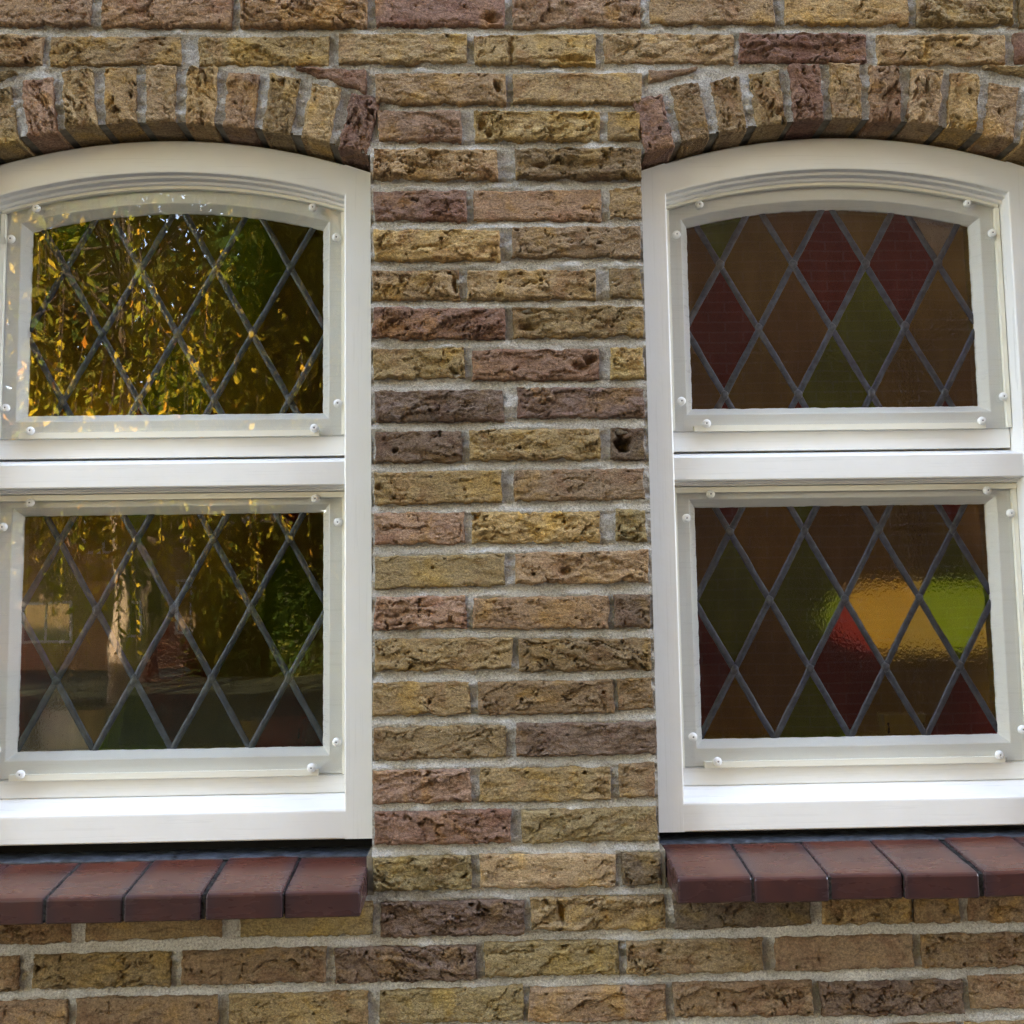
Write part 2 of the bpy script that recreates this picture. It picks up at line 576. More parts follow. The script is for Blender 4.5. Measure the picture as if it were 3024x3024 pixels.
    return quadmesh('brick', V, F, True), o

def _rs(seed):
    return random.Random(seed * 77 + 3).random()

NB = 0
OUTLINES = []
def add_brick(name, corners, tone, depth=0.10, rough=None, res=0.0017, hole=None):
    global NB
    NB += 1
    r = random.Random(NB * 31 + 5)
    cx = sum(k[0] for k in corners) / 4
    cz = sum(k[1] for k in corners) / 4
    vis = -0.86 < cx < 0.90 and -0.86 < cz < 0.80
    me, o = brick_mesh(corners, depth, res if vis else 0.008, NB, rough if rough else r.choice((0.4, 0.6, 0.85, 1.0, 1.0, 1.15, 1.3)), r.uniform(-0.0028, 0.0020), hole)
    OUTLINES.append(corners)
    ob = obj(name, me, M['brick'], wall)
    ob.location = Vector((o[0], 0, o[1])) + WOFF
    k = TONE[tone]
    j = r.uniform(0.86, 1.12)
    ob.color = (k[0] * j * r.uniform(.96, 1.04), k[1] * j, k[2] * j * r.uniform(.92, 1.08), 1)
    return ob

def rect(x0, x1, z0, z1, j=0.0012):
    r = lambda: rnd.uniform(-j, j)
    return [(x0 + r(), z0 + r()), (x1 + r(), z0 + r()), (x1 + r(), z1 + r()), (x0 + r(), z1 + r())]

PITCH, BH = 0.0625, 0.0475
ROWS = 'ABCDEFGHIJKLMNOPQRSTUVWXYZ'
S = 3024 / 1932
def zt(r):
    return -(ROWS.index(r) - 12) * PITCH
def rowpx(r):
    """approximate picture row of a course at the middle of the wall, for turning columns into x"""
    z = zt(r) - BH / 2
    lo, hi = -400.0, 3500.0
    for _ in range(40):
        m = (lo + hi) / 2
        if P(1500, m)[1] > z:
            lo = m
        else:
            hi = m
    return lo
# courses of the pier between the windows (columns of the photograph at 1932 px width) and the tone of each brick
PIER = {
    'C': ('708-955t 968-1211t'), 'D': ('712-872p 895-1132y 1146-1208o'), 'E': ('703-940t 972-1210b'),
    'F': ('706-880r 895-1136p 1150-1211t'), 'G': ('706-943y 965-1208b'), 'H': ('703-868t 882-1125t 1150-1212o'),
    'I': ('704-953r 968-1215o'), 'J': ('704-877o 890-1130r 1152-1214y'), 'K': ('706-950u 975-1217u'),
    'L': ('707-872u 886-1132o 1153-1216d'), 'M': ('707-948o 970-1216b'), 'N': ('706-876p 890-1131y 1163-1222o'),
    'O': ('707-952o 972-1225t'), 'P': ('707-880p 893-1150p 1160-1228u'), 'Q': ('707-967o 978-1230b'),
    'R': ('703-888o 902-1158b 1168-1232b'), 'S': ('705-955o 975-1238u'), 'T': ('705-890p 906-1152o 1170-1235b'),
    'U': ('705-965r 985-1242o'), 'V': ('703-890o 905-1162t 1175-1248d'),
    'W': ('-230--120b -105-131b 161-419o 451-703o 718-990u 1000-1255o 1273-1532d 1553-1722o 1727-1812b 1831-2090b 2105-2300b'),
    'X': ('-230-35b 62-322o 342-615b 630-900u 915-1168o 1185-1440b 1465-1725b 1740-2000b 2020-2290b'),
    'Y': ('-150-125b 145-412b 432-695o 715-988o 998-1258b 1272-1535b 1550-1820u 1832-2095b 2110-2300b'),
    'A': ('-250--95t -82-171p 192-438p 451-693p 707-951r 966-1210p 1227-1461t 1481-1715y 1732-1913t 1925-2180b'),
    'B': ('-180-79t 93-340o 374-620t 639-882t 895-1124t 1139-1385t 1396-1637r 1656-1897t 1915-2170r'),
}
# blowholes and torn pockets that stand out in single bricks
HOLES = {('L', 2): [(0.36, 0.5, 0.012, 0.011, 0.030), (0.30, 0.85, 0.010, 0.006, 0.015)], ('J', 1): [(0.93, 0.62, 0.010, 0.005, 0.018), (0.86, 0.42, 0.014, 0.006, 0.012)],
         ('C', 0): [(0.94, 0.52, 0.006, 0.008, 0.014)], ('E', 1): [(0.20, 0.42, 0.012, 0.004, 0.012)], ('D', 1): [(0.06, 0.6, 0.010, 0.010, 0.012), (0.12, 0.25, 0.006, 0.005, 0.012)],
         ('H', 0): [(0.95, 0.5, 0.006, 0.012, 0.014)], ('I', 1): [(0.12, 0.35, 0.014, 0.005, 0.012), (0.12, 0.85, 0.014, 0.004, 0.010)], ('J', 0): [(0.9, 0.15, 0.010, 0.006, 0.014)],
         ('M', 0): [(0.03, 0.5, 0.006, 0.004, 0.012)], ('N', 1): [(0.03, 0.85, 0.008, 0.005, 0.012)], ('O', 1): [(0.38, 0.4, 0.010, 0.006, 0.012)],
         ('W', 5): [(0.23, 0.5, 0.005, 0.014, 0.012)], ('A', 4): [(0.9, 0.25, 0.012, 0.008, 0.012)], ('B', 4): [(0.3, 0.5, 0.006, 0.022, 0.010), (0.8, 0.15, 0.03, 0.004, 0.008)],
         ('H', 1): [(0.26, 0.62, 0.003, 0.003, 0.010)]}
for r_, spec in PIER.items():
    y_ = rowpx(r_)
    z1 = zt(r_)
    z0 = z1 - BH
    for it in spec.split():
        tone = it[-1]
        body = it[:-1]
        k = body.index('-', 1)
        a, b = float(body[:k]) * S, float(body[k + 1:]) * S
        dz = rnd.uniform(-0.002, 0.002)
        tilt = rnd.uniform(-0.0014, 0.0014)
        x0, x1 = P(a, y_)[0], P(b, y_)[0]
        cs = rect(x0, x1, z0 + dz, z1 + dz)
        cs[1] = (cs[1][0], cs[1][1] + tilt)
        cs[2] = (cs[2][0], cs[2][1] + tilt)
        nth_ = spec.split().index(it)
        add_brick('brick', cs, tone, hole=HOLES.get((r_, nth_)))
# run the long courses on to the edges of the worked part of the wall
for r_ in 'ABWXY':
    y_ = rowpx(r_)
    z1 = zt(r_)
    it = PIER[r_].split()
    k = it[0][:-1].index('-', 1)
    xa = P(float(it[0][:-1][:k]) * S, y_)[0] - 0.013
    k = it[-1][:-1].index('-', 1)
    xb = P(float(it[-1][:-1][k + 1:]) * S, y_)[0] + 0.013
    while xa > -1.25:
        add_brick('brick', rect(max(xa - 0.2, -1.275), xa, z1 - BH, z1), rnd.choice('tobb'), res=0.004)
        xa -= 0.213
    while xb < 1.25:
        add_brick('brick', rect(xb, min(xb + 0.2, 1.28), z1 - BH, z1), rnd.choice('tobb'), res=0.004)
        xb += 0.213
# courses just outside the photograph, and the piers on the far sides of both windows
for k, r_ in enumerate(['Z', '[', '\\']):
    z1 = -(13 + k) * PITCH
    x = -1.27 + 0.11 * (k % 2) - (0.213 if k % 2 else 0)
    while x < 1.25:
        add_brick('brick', rect(max(x, -1.275), min(x + 0.2, 1.28), z1 - BH, z1), rnd.choice('tobbpu'))
        x += 0.213
for k in range(3):
    z1 = (13 + k) * PITCH
    x = -1.27 + 0.11 * (k % 2) - (0.213 if k % 2 else 0)
    while x < 1.25:
        add_brick('brick', rect(max(x, -1.275), min(x + 0.2, 1.28), z1 - BH, z1), rnd.choice('tpytbr'))
        x += 0.213
for side in (-1, 1):
    for n in range(-9, 11):
        z1 = n * PITCH
        xe = 0.862 if n < 8 else 0.905
        w = 0.2 if n % 2 else 0.095
        for a, b in ((xe, xe + w), (xe + w + 0.013, min(xe + w + 0.213, 1.275)), (xe + w + 0.226, 1.275)):
            if b - a > 0.03:
                xx = sorted((side * a, side * b))
                add_brick('brick', rect(xx[0], xx[1], z1 - BH, z1), rnd.choice('tobtpu'), res=0.004)
# arch bricks
ARC_R, ARC_ZC = 0.95, -0.404
WCX = 0.532
def arch(cx, tones, u_shift):
    step = radians(3.62)
    for i, k in enumerate(range(-5, 6)):
        th = k * step
        u = ARC_R * sin(th) + u_shift
        z = ARC_ZC + ARC_R * cos(th) + rnd.uniform(-0.002, 0.002)
        tl = th * 0.74 + radians(rnd.uniform(-1.2, 1.2))
        er = (sin(tl), cos(tl))
        et = (cos(tl), -sin(tl))
        w = rnd.uniform(0.0215, 0.0240)
        hgt = rnd.uniform(0.087, 0.094)
        w2 = w * 1.03
        c = [(cx + u - et[0] * w, z - et[1] * w), (cx + u - et[0] * w2 + er[0] * hgt, z - et[1] * w2 + er[1] * hgt),
             (cx + u + et[0] * w2 + er[0] * hgt, z + et[1] * w2 + er[1] * hgt), (cx + u + et[0] * w, z + et[1] * w)]
        add_brick('arch_brick', c, tones[i], rough=rnd.uniform(0.9, 1.3))
arch(-WCX, 'btopttttpoyr'[:0] + 'tropttttpotr'[1:12], 0.0)
arch(WCX, 'rbttrtptytt', 0.003)
# wedge-cut closers above the arch haunches
def wedge(pts, tone):
    add_brick('wedge_brick', [P(*q) for q in pts], tone, rough=0.8)
wedge([(870, 200), (1080, 272), (1082, 204), (872, 196)], 'r')
wedge([(1915, 247), (2060, 204), (2062, 199), (1913, 205)], 'p')
wedge([(2905, 200), (3040, 226), (3140, 196), (2905, 194)], 't')
wedge([(-90, 258), (46, 216), (46, 211), (-90, 211)], 'o')

# mortar: a rough recessed field over the whole worked part of the wall, with the openings left out
def in_opening(x, z, grow=0.0):
    u = np.abs(np.abs(x) - WCX)
    hw = 0.3225 - grow
    top = ARC_ZC + np.sqrt(np.clip((ARC_R + 0.004 - grow) ** 2 - u * u, 0, None))
    return (u < hw) & (z < top) & (z > -0.600)
def mortar_field():
    xs = np.concatenate([np.arange(-1.28, -0.84, 0.012), np.arange(-0.84, 0.86, 0.0032), np.arange(0.86, 1.285, 0.012)])
    zs = np.concatenate([np.arange(-0.94, -0.84, 0.012), np.arange(-0.84, 0.79, 0.0032), np.arange(0.79, 0.95, 0.012)])
    X, Z = np.meshgrid(xs, zs)
    zz = np.mod(Z, PITCH)
    lip = 0.5 + 0.5 * sstep(-0.35, 0.45, fbm(X / 0.11, np.floor(Z / PITCH + 0.5) * 3.7, 15, 2))
    archz = (Z > 0.47) & (Z < 0.668) & (np.abs(np.abs(X) - WCX) < 0.345)
    strike = np.where((zz < 0.016) & ~archz, 0.0100 - 0.0065 * lip * (1 - np.clip(zz / 0.0145, 0, 1) ** 1.3), 0.0072)
    Y = strike + 0.0024 * fbm(X / 0.06, Z / 0.022, 5, 3) + 0.0011 * fbm(X / 0.012, Z / 0.010, 8, 3)
    Y -= 0.0035 * sstep(0.20, 0.7, fbm(X / 0.05 + 4, Z / 0.03, 12, 2))
    for c_ in OUTLINES:
        c_ = np.array(c_)
        if np.cross(c_[1] - c_[0], c_[3] - c_[0]) < 0:
            c_ = c_[::-1]
        i0, i1 = np.searchsorted(xs, [c_[:, 0].min(), c_[:, 0].max()])
        k0, k1 = np.searchsorted(zs, [c_[:, 1].min(), c_[:, 1].max()])
        if i1 <= i0 or k1 <= k0:
            continue
        sub = np.ones((k1 - k0, i1 - i0), bool)
        for a in range(4):
            e = c_[(a + 1) % 4] - c_[a]
            e = e / (np.linalg.norm(e) + 1e-9)
            sub &= (e[0] * (Z[k0:k1, i0:i1] - c_[a, 1]) - e[1] * (X[k0:k1, i0:i1] - c_[a, 0])) > 0.0065
        Y[k0:k1, i0:i1] = np.where(sub, 0.055, Y[k0:k1, i0:i1])
    nx, nz = len(xs), len(zs)
    idx = np.arange(nx * nz).reshape(nz, nx)
    V = np.stack([X, Y, Z], -1).reshape(-1, 3)
    F = np.stack([idx[:-1, :-1], idx[:-1, 1:], idx[1:, 1:], idx[1:, :-1]], -1).reshape(-1, 4)
    cx = X[:-1, :-1].ravel() + 0.0016
    cz = Z[:-1, :-1].ravel() + 0.0016
    keep = ~in_opening(cx, cz, 0.0)
    # pull the ring of vertices inside the opening back onto its edge
    return quadmesh('mortar', V, F[keep], True)
o = obj('mortar', mortar_field(), M['mortar'], wall)
o.location = WOFF
# mortar of the reveals: solid cores of the piers and the arch soffits
def reveal(cx, name='reveal_mortar'):
    n = 48
    pts = [(-0.3225, -0.60)]
    a0 = math.asin(0.3225 / (ARC_R + 0.004))
    for i in range(n + 1):
        a = -a0 + 2 * a0 * i / n
        pts.append(((ARC_R + 0.004) * sin(a), ARC_ZC + (ARC_R + 0.004) * cos(a)))
    pts.append((0.3225, -0.60))
    V, F = [], []
    ny = 10
    pp = []
    for (a, b), (c, d) in zip(pts[:-1], pts[1:]):
        m = max(1, int(math.hypot(c - a, d - b) / 0.010))
        pp += [(lerp(a, c, i / m), lerp(b, d, i / m)) for i in range(m)]
    pp.append(pts[-1])
    for (u, z) in pp:
        for j in range(ny + 1):
            g = 0.0012 * float(pn(u / 0.02 + z / 0.017, j * 0.9, 3))
            V.append((cx + u * (1 + g), 0.0065 + 0.115 * j / ny, z + g))
    for i in range(len(pp) - 1):
        for j in range(ny):
            a = i * (ny + 1) + j
            F.append((a, a + ny + 1, a + ny + 2, a + 1))
    o = obj(name, mesh(name, V, F, True), M['shade_mortar'], wall)
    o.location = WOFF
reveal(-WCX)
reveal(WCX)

for s_ in (-1, 1):
    a_, b_ = sorted((s_ * 0.2070, s_ * 0.2176))
    o = bevelbox('mortar_fillet', a_, b_, 0.003, 0.080, -0.616, -0.560, 0.002, M['shade_mortar'], wall)
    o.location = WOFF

# the rest of the house this wall belongs to: plain far parts, outside the photograph
HTOP = 5.2
M['bwall'] = mat_brickwall('house_brickwork', (0.36, 0.24, 0.12), (0.25, 0.16, 0.10), (0.44, 0.41, 0.36))
V, F = [], []
for b in ((-14, -1.28, 0, 0.11, GZ, HTOP), (1.285, 14, 0, 0.11, GZ, HTOP), (-1.28, 1.285, 0, 0.11, 0.94, HTOP), (-1.28, 1.285, 0, 0.11, GZ, -0.935)):
    v, f = boxvf(*b, base=len(V))
    V += v
    F += f
for b in ((-14, -13.8, 0.111, 6, GZ, HTOP), (13.8, 14, 0.111, 6, GZ, HTOP), (-13.8, 13.8, 5.8, 6, GZ, HTOP)):
    v, f = boxvf(*b, base=len(V))
    V += v
    F += f
o = obj('surrounding_brickwork', mesh('surrounding_brickwork', V, F), M['bwall'], wall)
o.location = WOFF
M['roof'] = mat_simple('grey_roof_tiles', (0.09, 0.08, 0.075), 0.8, 0.3, 6, 0.01)
V = [(-14.2, -0.35, HTOP - 0.1), (14.2, -0.35, HTOP - 0.1), (14.2, 3, 9.5), (-14.2, 3, 9.5), (-14.2, 6.35, HTOP - 0.1), (14.2, 6.35, HTOP - 0.1)]
o = obj('roof', mesh('roof', V, [(0, 1, 2, 3), (3, 2, 5, 4), (0, 3, 4), (1, 5, 2), (0, 4, 5, 1)]), M['roof'], wall)
o.location = WOFF

# ================================================================ WINDOWS
FR_R, FR_TOP = 0.965, 0.489          # arc of the frame's inner edge
def arc_z(u, R, top):
    return top - R + np.sqrt(R * R - np.asarray(u) ** 2)

def resample(path, step, closed=True):
    out = []
    n = len(path)
    for i in range(n if closed else n - 1):
        a, b = path[i], path[(i + 1) % n]
        m = max(1, int(round(math.hypot(b[0] - a[0], b[1] - a[1]) / step)))
        out += [(lerp(a[0], b[0], k / m), lerp(a[1], b[1], k / m)) for k in range(m)]
    if not closed:
        out.append(path[-1])
    return out

def inset_dirs(path, closed=True):
    """mitred inward direction at each vertex of a counter-clockwise (x, z) path"""
    n = len(path)
    D = []
    for i in range(n):
        p0 = path[i - 1] if (closed or i > 0) else None
        p1 = path[i]
        p2 = path[(i + 1) % n] if (closed or i < n - 1) else None
        ns = []
        for a, b in ((p0, p1), (p1, p2)):
            if a is None or b is None:
                continue
            dx, dz = b[0] - a[0], b[1] - a[1]
            l = math.hypot(dx, dz)
            ns.append((-dz / l, dx / l))
        if len(ns) == 2:
            k = 1 + ns[0][0] * ns[1][0] + ns[0][1] * ns[1][1]
            D.append(((ns[0][0] + ns[1][0]) / k, (ns[0][1] + ns[1][1]) / k))
        else:
            D.append(ns[0])
    return D

def sash_path(sw, zb, top, arched, off, step=0.012):
    """outline of a sash opening inset by off: same number of points for every off"""
    a = sw - off
    z0 = zb + off
    n = int(2 * sw / step)
    if arched:
        f = lambda u: float(arc_z(u, FR_R + 0.02 - off, top - off))
    else:
        f = lambda u: top - off
    m = int((top - zb) / step)
    pts = [(lerp(-a, a, i / n), z0) for i in range(n)]
    pts += [(a, lerp(z0, f(a), i / m)) for i in range(m)]
    pts += [(lerp(a, -a, i / n), f(lerp(a, -a, i / n))) for i in range(n)]
    pts += [(-a, lerp(f(a), z0, i / m)) for i in range(m)]
    return pts

def ring_sweep(name, pathf, prof, mat, parent, jit=None, seed=1):
    P0 = pathf(0.0)
    n, m = len(P0), len(prof)
    D = inset_dirs(P0)
    V, F = [], []
    S_ = [0.0]
    for i in range(1, n):
        S_.append(S_[-1] + math.hypot(P0[i][0] - P0[i - 1][0], P0[i][1] - P0[i - 1][1]))
    for j, (off, y) in enumerate(prof):
        for i, (p, d) in enumerate(zip(pathf(off), D)):
            e = 0
            if jit and j in jit:
                e = jit[j] * (float(pn(S_[i] / 0.022, j * 3.3, seed)) + 0.7 * float(pn(S_[i] / 0.006, j * 5.1, seed + 3)))
            V.append((p[0] + d[0] * e, y, p[1] + d[1] * e))
    for j in range(m - 1):
        for i in range(n):
            a, b = j * n + i, j * n + (i + 1) % n
            F.append((a, a + n, b + n, b)[::-1])
    return obj(name, mesh(name, V, F), mat, parent)

def sweep(name, path, prof, mat, parent, closed=True, jit=None, seed=1, smooth=False):
    """sweep a profile [(inward offset, y)] along a path in x, z; jit: {profile index: amplitude} ragged paint edge"""
    D = inset_dirs(path, closed)
    n, m = len(path), len(prof)
    V, F = [], []
    s = 0.0
    for i, (p, d) in enumerate(zip(path, D)):
        if i:
            s += math.hypot(p[0] - path[i - 1][0], p[1] - path[i - 1][1])
        for j, (off, y) in enumerate(prof):
            e = 0
            if jit and j in jit:
                e = jit[j] * (float(pn(s / 0.022, j * 3.3, seed)) + 0.7 * float(pn(s / 0.006, j * 5.1, seed + 3)))
            V.append((p[0] + d[0] * (off + e), y, p[1] + d[1] * (off + e)))
    for i in range(n if closed else n - 1):
        for j in range(m - 1):
            a, b = i * m + j, ((i + 1) % n) * m + j
            F.append((a, b, b + 1, a + 1))
    if not closed:
        F.append(tuple(range(m)))
        F.append(tuple((n - 1) * m + j for j in range(m - 1, -1, -1)))
    me = mesh(name, V, F, smooth)
    bm = bmesh.new()
    bm.from_mesh(me)
    bmesh.ops.recalc_face_normals(bm, faces=bm.faces)
    bm.to_mesh(me)
    bm.free()
    return obj(name, me, mat, parent)

def clip_poly(poly, hp):
    """convex clip against half planes (nx, nz, d): keep nx*x+nz*z <= d"""
    for nx, nz, d in hp:
        out = []
        for i in range(len(poly)):
            a, b = poly[i - 1], poly[i]
            da, db = nx * a[0] + nz * a[1] - d, nx * b[0] + nz * b[1] - d
            if (da <= 0) != (db <= 0):
                t = da / (da - db)
                out.append((lerp(a[0], b[0], t), lerp(a[1], b[1], t)))
            if db <= 0:
                out.append(b)
        poly = out
        if len(poly) < 3:
            return []
    return poly

def half_planes(path):
    hp = []
    for i in range(len(path)):
        a, b = path[i - 1], path[i]
        dx, dz = b[0] - a[0], b[1] - a[1]
        l = math.hypot(dx, dz)
        if l < 1e-7:
            continue
        nx, nz = dz / l, -dx / l
        hp.append((nx, nz, nx * a[0] + nz * a[1]))
    return hp

def area(p):
    return 0.5 * sum(p[i - 1][0] * p[i][1] - p[i][0] * p[i - 1][1] for i in range(len(p)))

def cap_mesh():
    V, F = [], []
    prof = [(0.0068, 0.0), (0.0068, -0.0016), (0.0061, -0.0034), (0.0044, -0.0047), (0.0026, -0.0053), (0.0015, -0.0053), (0.0013, -0.0046)]
    n = 18
    for r, y in prof:
        for i in range(n):
            a = 2 * pi * i / n
            V.append((r * cos(a), y, r * sin(a)))
    for j in range(len(prof) - 1):
        for i in range(n):
            F.append((j * n + i, j * n + (i + 1) % n, (j + 1) * n + (i + 1) % n, (j + 1) * n + i))
    F.append(tuple((len(prof) - 1) * n + i for i in range(n)))
    me = mesh('screw_cap', V, F, True)
    me.materials.append(M['cap'])
    me.materials.append(M['capdot'])
    me.polygons[len(F) - 1].material_index = 1
    me.polygons[len(F) - 1].use_smooth = False
    return me
CAPME = cap_mesh()

def blob_mesh():
    bm = bmesh.new()
    bmesh.ops.create_uvsphere(bm, u_segments=14, v_segments=8, radius=1)
    for v in bm.verts:
        k = 1 + 0.18 * float(pn(v.co.x * 2 + 1, v.co.z * 2 + v.co.y, 4))
        v.co = Vector((v.co.x * 0.0066 * k, v.co.y * 0.0030, v.co.z * 0.0088 * k))
    me = bpy.data.meshes.new('solder_joint')
    bm.to_mesh(me)
    bm.free()
    me.polygons.foreach_set('use_smooth', [True] * len(me.polygons))
    me.materials.append(M['solder'])
    return me
BLOB = blob_mesh()

def came(name, a, b, y, seed, parent, half=0.0052):
    dx, dz = b[0] - a[0], b[1] - a[1]
    L = math.hypot(dx, dz)
    n = max(3, int(L / 0.006))
    t = (dx / L, dz / L)
    nn = (-t[1], t[0])
    prof = [(-1, 0.0), (-0.92, -0.0011), (-0.55, -0.0021), (0, -0.0025), (0.55, -0.0021), (0.92, -0.0011), (1, 0.0)]
    V, F = [], []
    for i in range(n + 1):
        s = L * i / n
        w = half * (1 + 0.10 * float(pn(s / 0.03, 1.7, seed)) + 0.05 * float(pn(s / 0.008, 2.7, seed)))
        off = 0.0006 * float(pn(s / 0.05, 7.7, seed))
        hh = 1 + 0.15 * float(pn(s / 0.012, 4.4, seed))
        for k, h in prof:
            V.append((a[0] + t[0] * s + nn[0] * (k * w + off), y + h * hh, a[1] + t[1] * s + nn[1] * (k * w + off)))
        V.append((a[0] + t[0] * s, y + 0.004, a[1] + t[1] * s))
    m = len(prof) + 1
    for i in range(n):
        for j in range(m):
            p, q = i * m + j, i * m + (j + 1) % m
            F.append((p, q, q + m, p + m))
    F.append(tuple(range(m)))
    F.append(tuple(n * m + j for j in range(m - 1, -1, -1)))
    me = mesh(name, V, F, True)
    bm = bmesh.new()
    bm.from_mesh(me)
    bmesh.ops.recalc_face_normals(bm, faces=bm.faces)
    bm.to_mesh(me)
    bm.free()
    return obj(name, me, M['lead'], parent)

ZB = -0.546                         # underside of the frame
def build_window(cx, label, seed, panes_up, panes_lo):
    win = empty('arched_window', (cx, 0.05, ZB), label, 'window')
    base = Vector((0, -0.05, -ZB))
    def put(o):
        o.location = base
        return o
    hw, ho = 0.276, 0.3205
    # frame
    for s in (-1, 1):
        n = 16
        V, F = [], []
        prof = [(ho, 0.125), (ho, 0.053), (ho - 0.002, 0.050), (hw + 0.0022, 0.050), (hw + 0.0006, 0.0508), (hw, 0.0525), (hw, 0.125)]
        tops = [arc_z(min(u, ho), ARC_R - 0.005, ARC_ZC + ARC_R - 0.005) for u, _ in prof]
        zs = np.linspace(0, 1, 14)
        for zf in zs:
            for (u, y), tp in zip(prof, tops):
                V.append((s * u, y, lerp(ZB, tp, zf)))
        m = len(prof)
        for i in range(len(zs) - 1):
            for j in range(m - 1):
                a = i * m + j
                q = (a, a + 1, a + m + 1, a + m)
                F.append(q if s > 0 else q[::-1])
        F.append(tuple(range(m)) if s < 0 else tuple(range(m - 1, -1, -1)))
        put(obj('jamb', mesh('jamb', V, F), M['paint_v'], win))
    # arched head with stepped mouldings on its underside
    us = np.linspace(-hw - 0.0022, hw + 0.0022, 41)
    V, F = [], []
    prof_n = [(0.0, 0.0508), (0.0006, 0.0525), (0.0016, 0.060), (0.0050, 0.0612), (0.0056, 0.0625), (0.0062, 0.0715), (0.0098, 0.0725), (0.0106, 0.0738), (0.0122, 0.088), (0.0122, 0.125)]
    for u in us:
        zi = float(arc_z(u, FR_R, FR_TOP))
        zo = float(arc_z(u, ARC_R - 0.005, ARC_ZC + ARC_R - 0.005))
        col = [(u, 0.125, zo), (u, 0.053, zo), (u, 0.050, zo - 0.003), (u, 0.0500, lerp(zo, zi, 0.5)), (u, 0.0500, zi + 0.0022)]
        for nn, y in prof_n:
            th = math.asin(u / FR_R)
            col.append((u - 0 * sin(th), y, zi - nn))
        V += col
    m = 5 + len(prof_n)
    for i in range(len(us) - 1):
        for j in range(m - 1):
            a = i * m + j
            F.append((a, a + 1, a + m + 1, a + m))
    put(obj('arched_head', mesh('arched_head', V, F), M['paint'], win))
    # transom with weathered top edge
    def bar(name, prof, u0, u1, mat):
        V = [(u0, y, z) for y, z in prof] + [(u1, y, z) for y, z in prof]
        n = len(prof)
        F = [(i, (i + 1) % n, n + (i + 1) % n, n + i) for i in range(n)]
        F += [tuple(range(n - 1, -1, -1)), tuple(range(n, 2 * n))]
        me = mesh(name, V, F)
        bm = bmesh.new()
        bm.from_mesh(me)
        bmesh.ops.recalc_face_normals(bm, faces=bm.faces)
        bm.to_mesh(me)
        bm.free()
        return put(obj(name, me, mat, win))
    bar('transom', [(0.125, 0.036), (0.086, 0.0345), (0.0575, 0.0275), (0.0545, 0.0262), (0.0530, 0.0238), (0.0528, -0.0105), (0.0538, -0.0124), (0.056, -0.013),
                    (0.066, -0.0130), (0.0665, -0.0155), (0.074, -0.0160), (0.0745, -0.0185), (0.125, -0.0185)], -hw - 0.0003, hw + 0.0003, M['paint'])
    bar('bottom_rail', [(0.125, -0.482), (0.0885, -0.4845), (0.0560, -0.5005), (0.0520, -0.5022), (0.0503, -0.5045), (0.0500, -0.507), (0.0502, ZB + 0.002), (0.052, ZB), (0.125, ZB)],
        -hw - 0.0022, hw + 0.0022, M['paint'])
    # two glazed sashes
    for part, gz, arched in (('upper', 0.0, True), ('lower', 0.0, False)):
        sash = bpy.data.objects.new('sash', None)
        COL.objects.link(sash)
        sash.parent = win
        sash.location = base
        sw = 0.2745
        if arched:
            zb = 0.070
            ut = np.linspace(sw, -sw, 33)
            top = [(float(u), float(arc_z(u, FR_R + 0.02, FR_TOP - 0.0075))) for u in ut]
            pathf = lambda off, sw=sw, zb=zb: sash_path(sw, zb, FR_TOP - 0.0075, True, off)
            row_z = [0.350 + 0.1085, 0.350, 0.2435, 0.133, 0.133 - 0.110]
            rail = (0.0385, 0.0695)
        else:
            sw = 0.2755
            zb = -0.456
            pathf = lambda off, sw=sw, zb=zb: sash_path(sw, zb, -0.010, False, off)
            row_z = [0.0195, -0.090, -0.200, -0.3085, -0.4175, -0.527]
            rail = (-0.484, -0.4565)
        ring_sweep('sash_frame', lambda o_: sash_path(sw, zb, FR_TOP - 0.0075 if arched else -0.010, arched, o_, 0.006),
                   [(0, 0.124), (0, 0.0895), (0.0012, 0.088), (0.0275, 0.088), (0.0290, 0.0888), (0.0385, 0.1012), (0.0400, 0.1035), (0.0400, 0.124)],
                   M['paint'], sash, {5: 0.0004, 6: 0.0007, 7: 0.0004, 3: 0.00015, 4: 0.0002}, seed)
        bevelbox('weather_rail', -sw, sw, 0.0862, 0.124, rail[0], rail[1], 0.0012, M['paint'], sash)
        # panes
        gl = pathf(0.0370)
        hp = half_planes(gl)
        colours = panes_up if arched else panes_lo
        U = lambda i: (i - 4) * 0.0602 + (0.0 if arched else 0.001)
        def RZ(j):
            return row_z[j] if 0 <= j < len(row_z) else (row_z[0] - (row_z[1] - row_z[0]) * (-j) if j < 0 else row_z[-1] + (row_z[-1] - row_z[-2]) * (j - len(row_z) + 1))
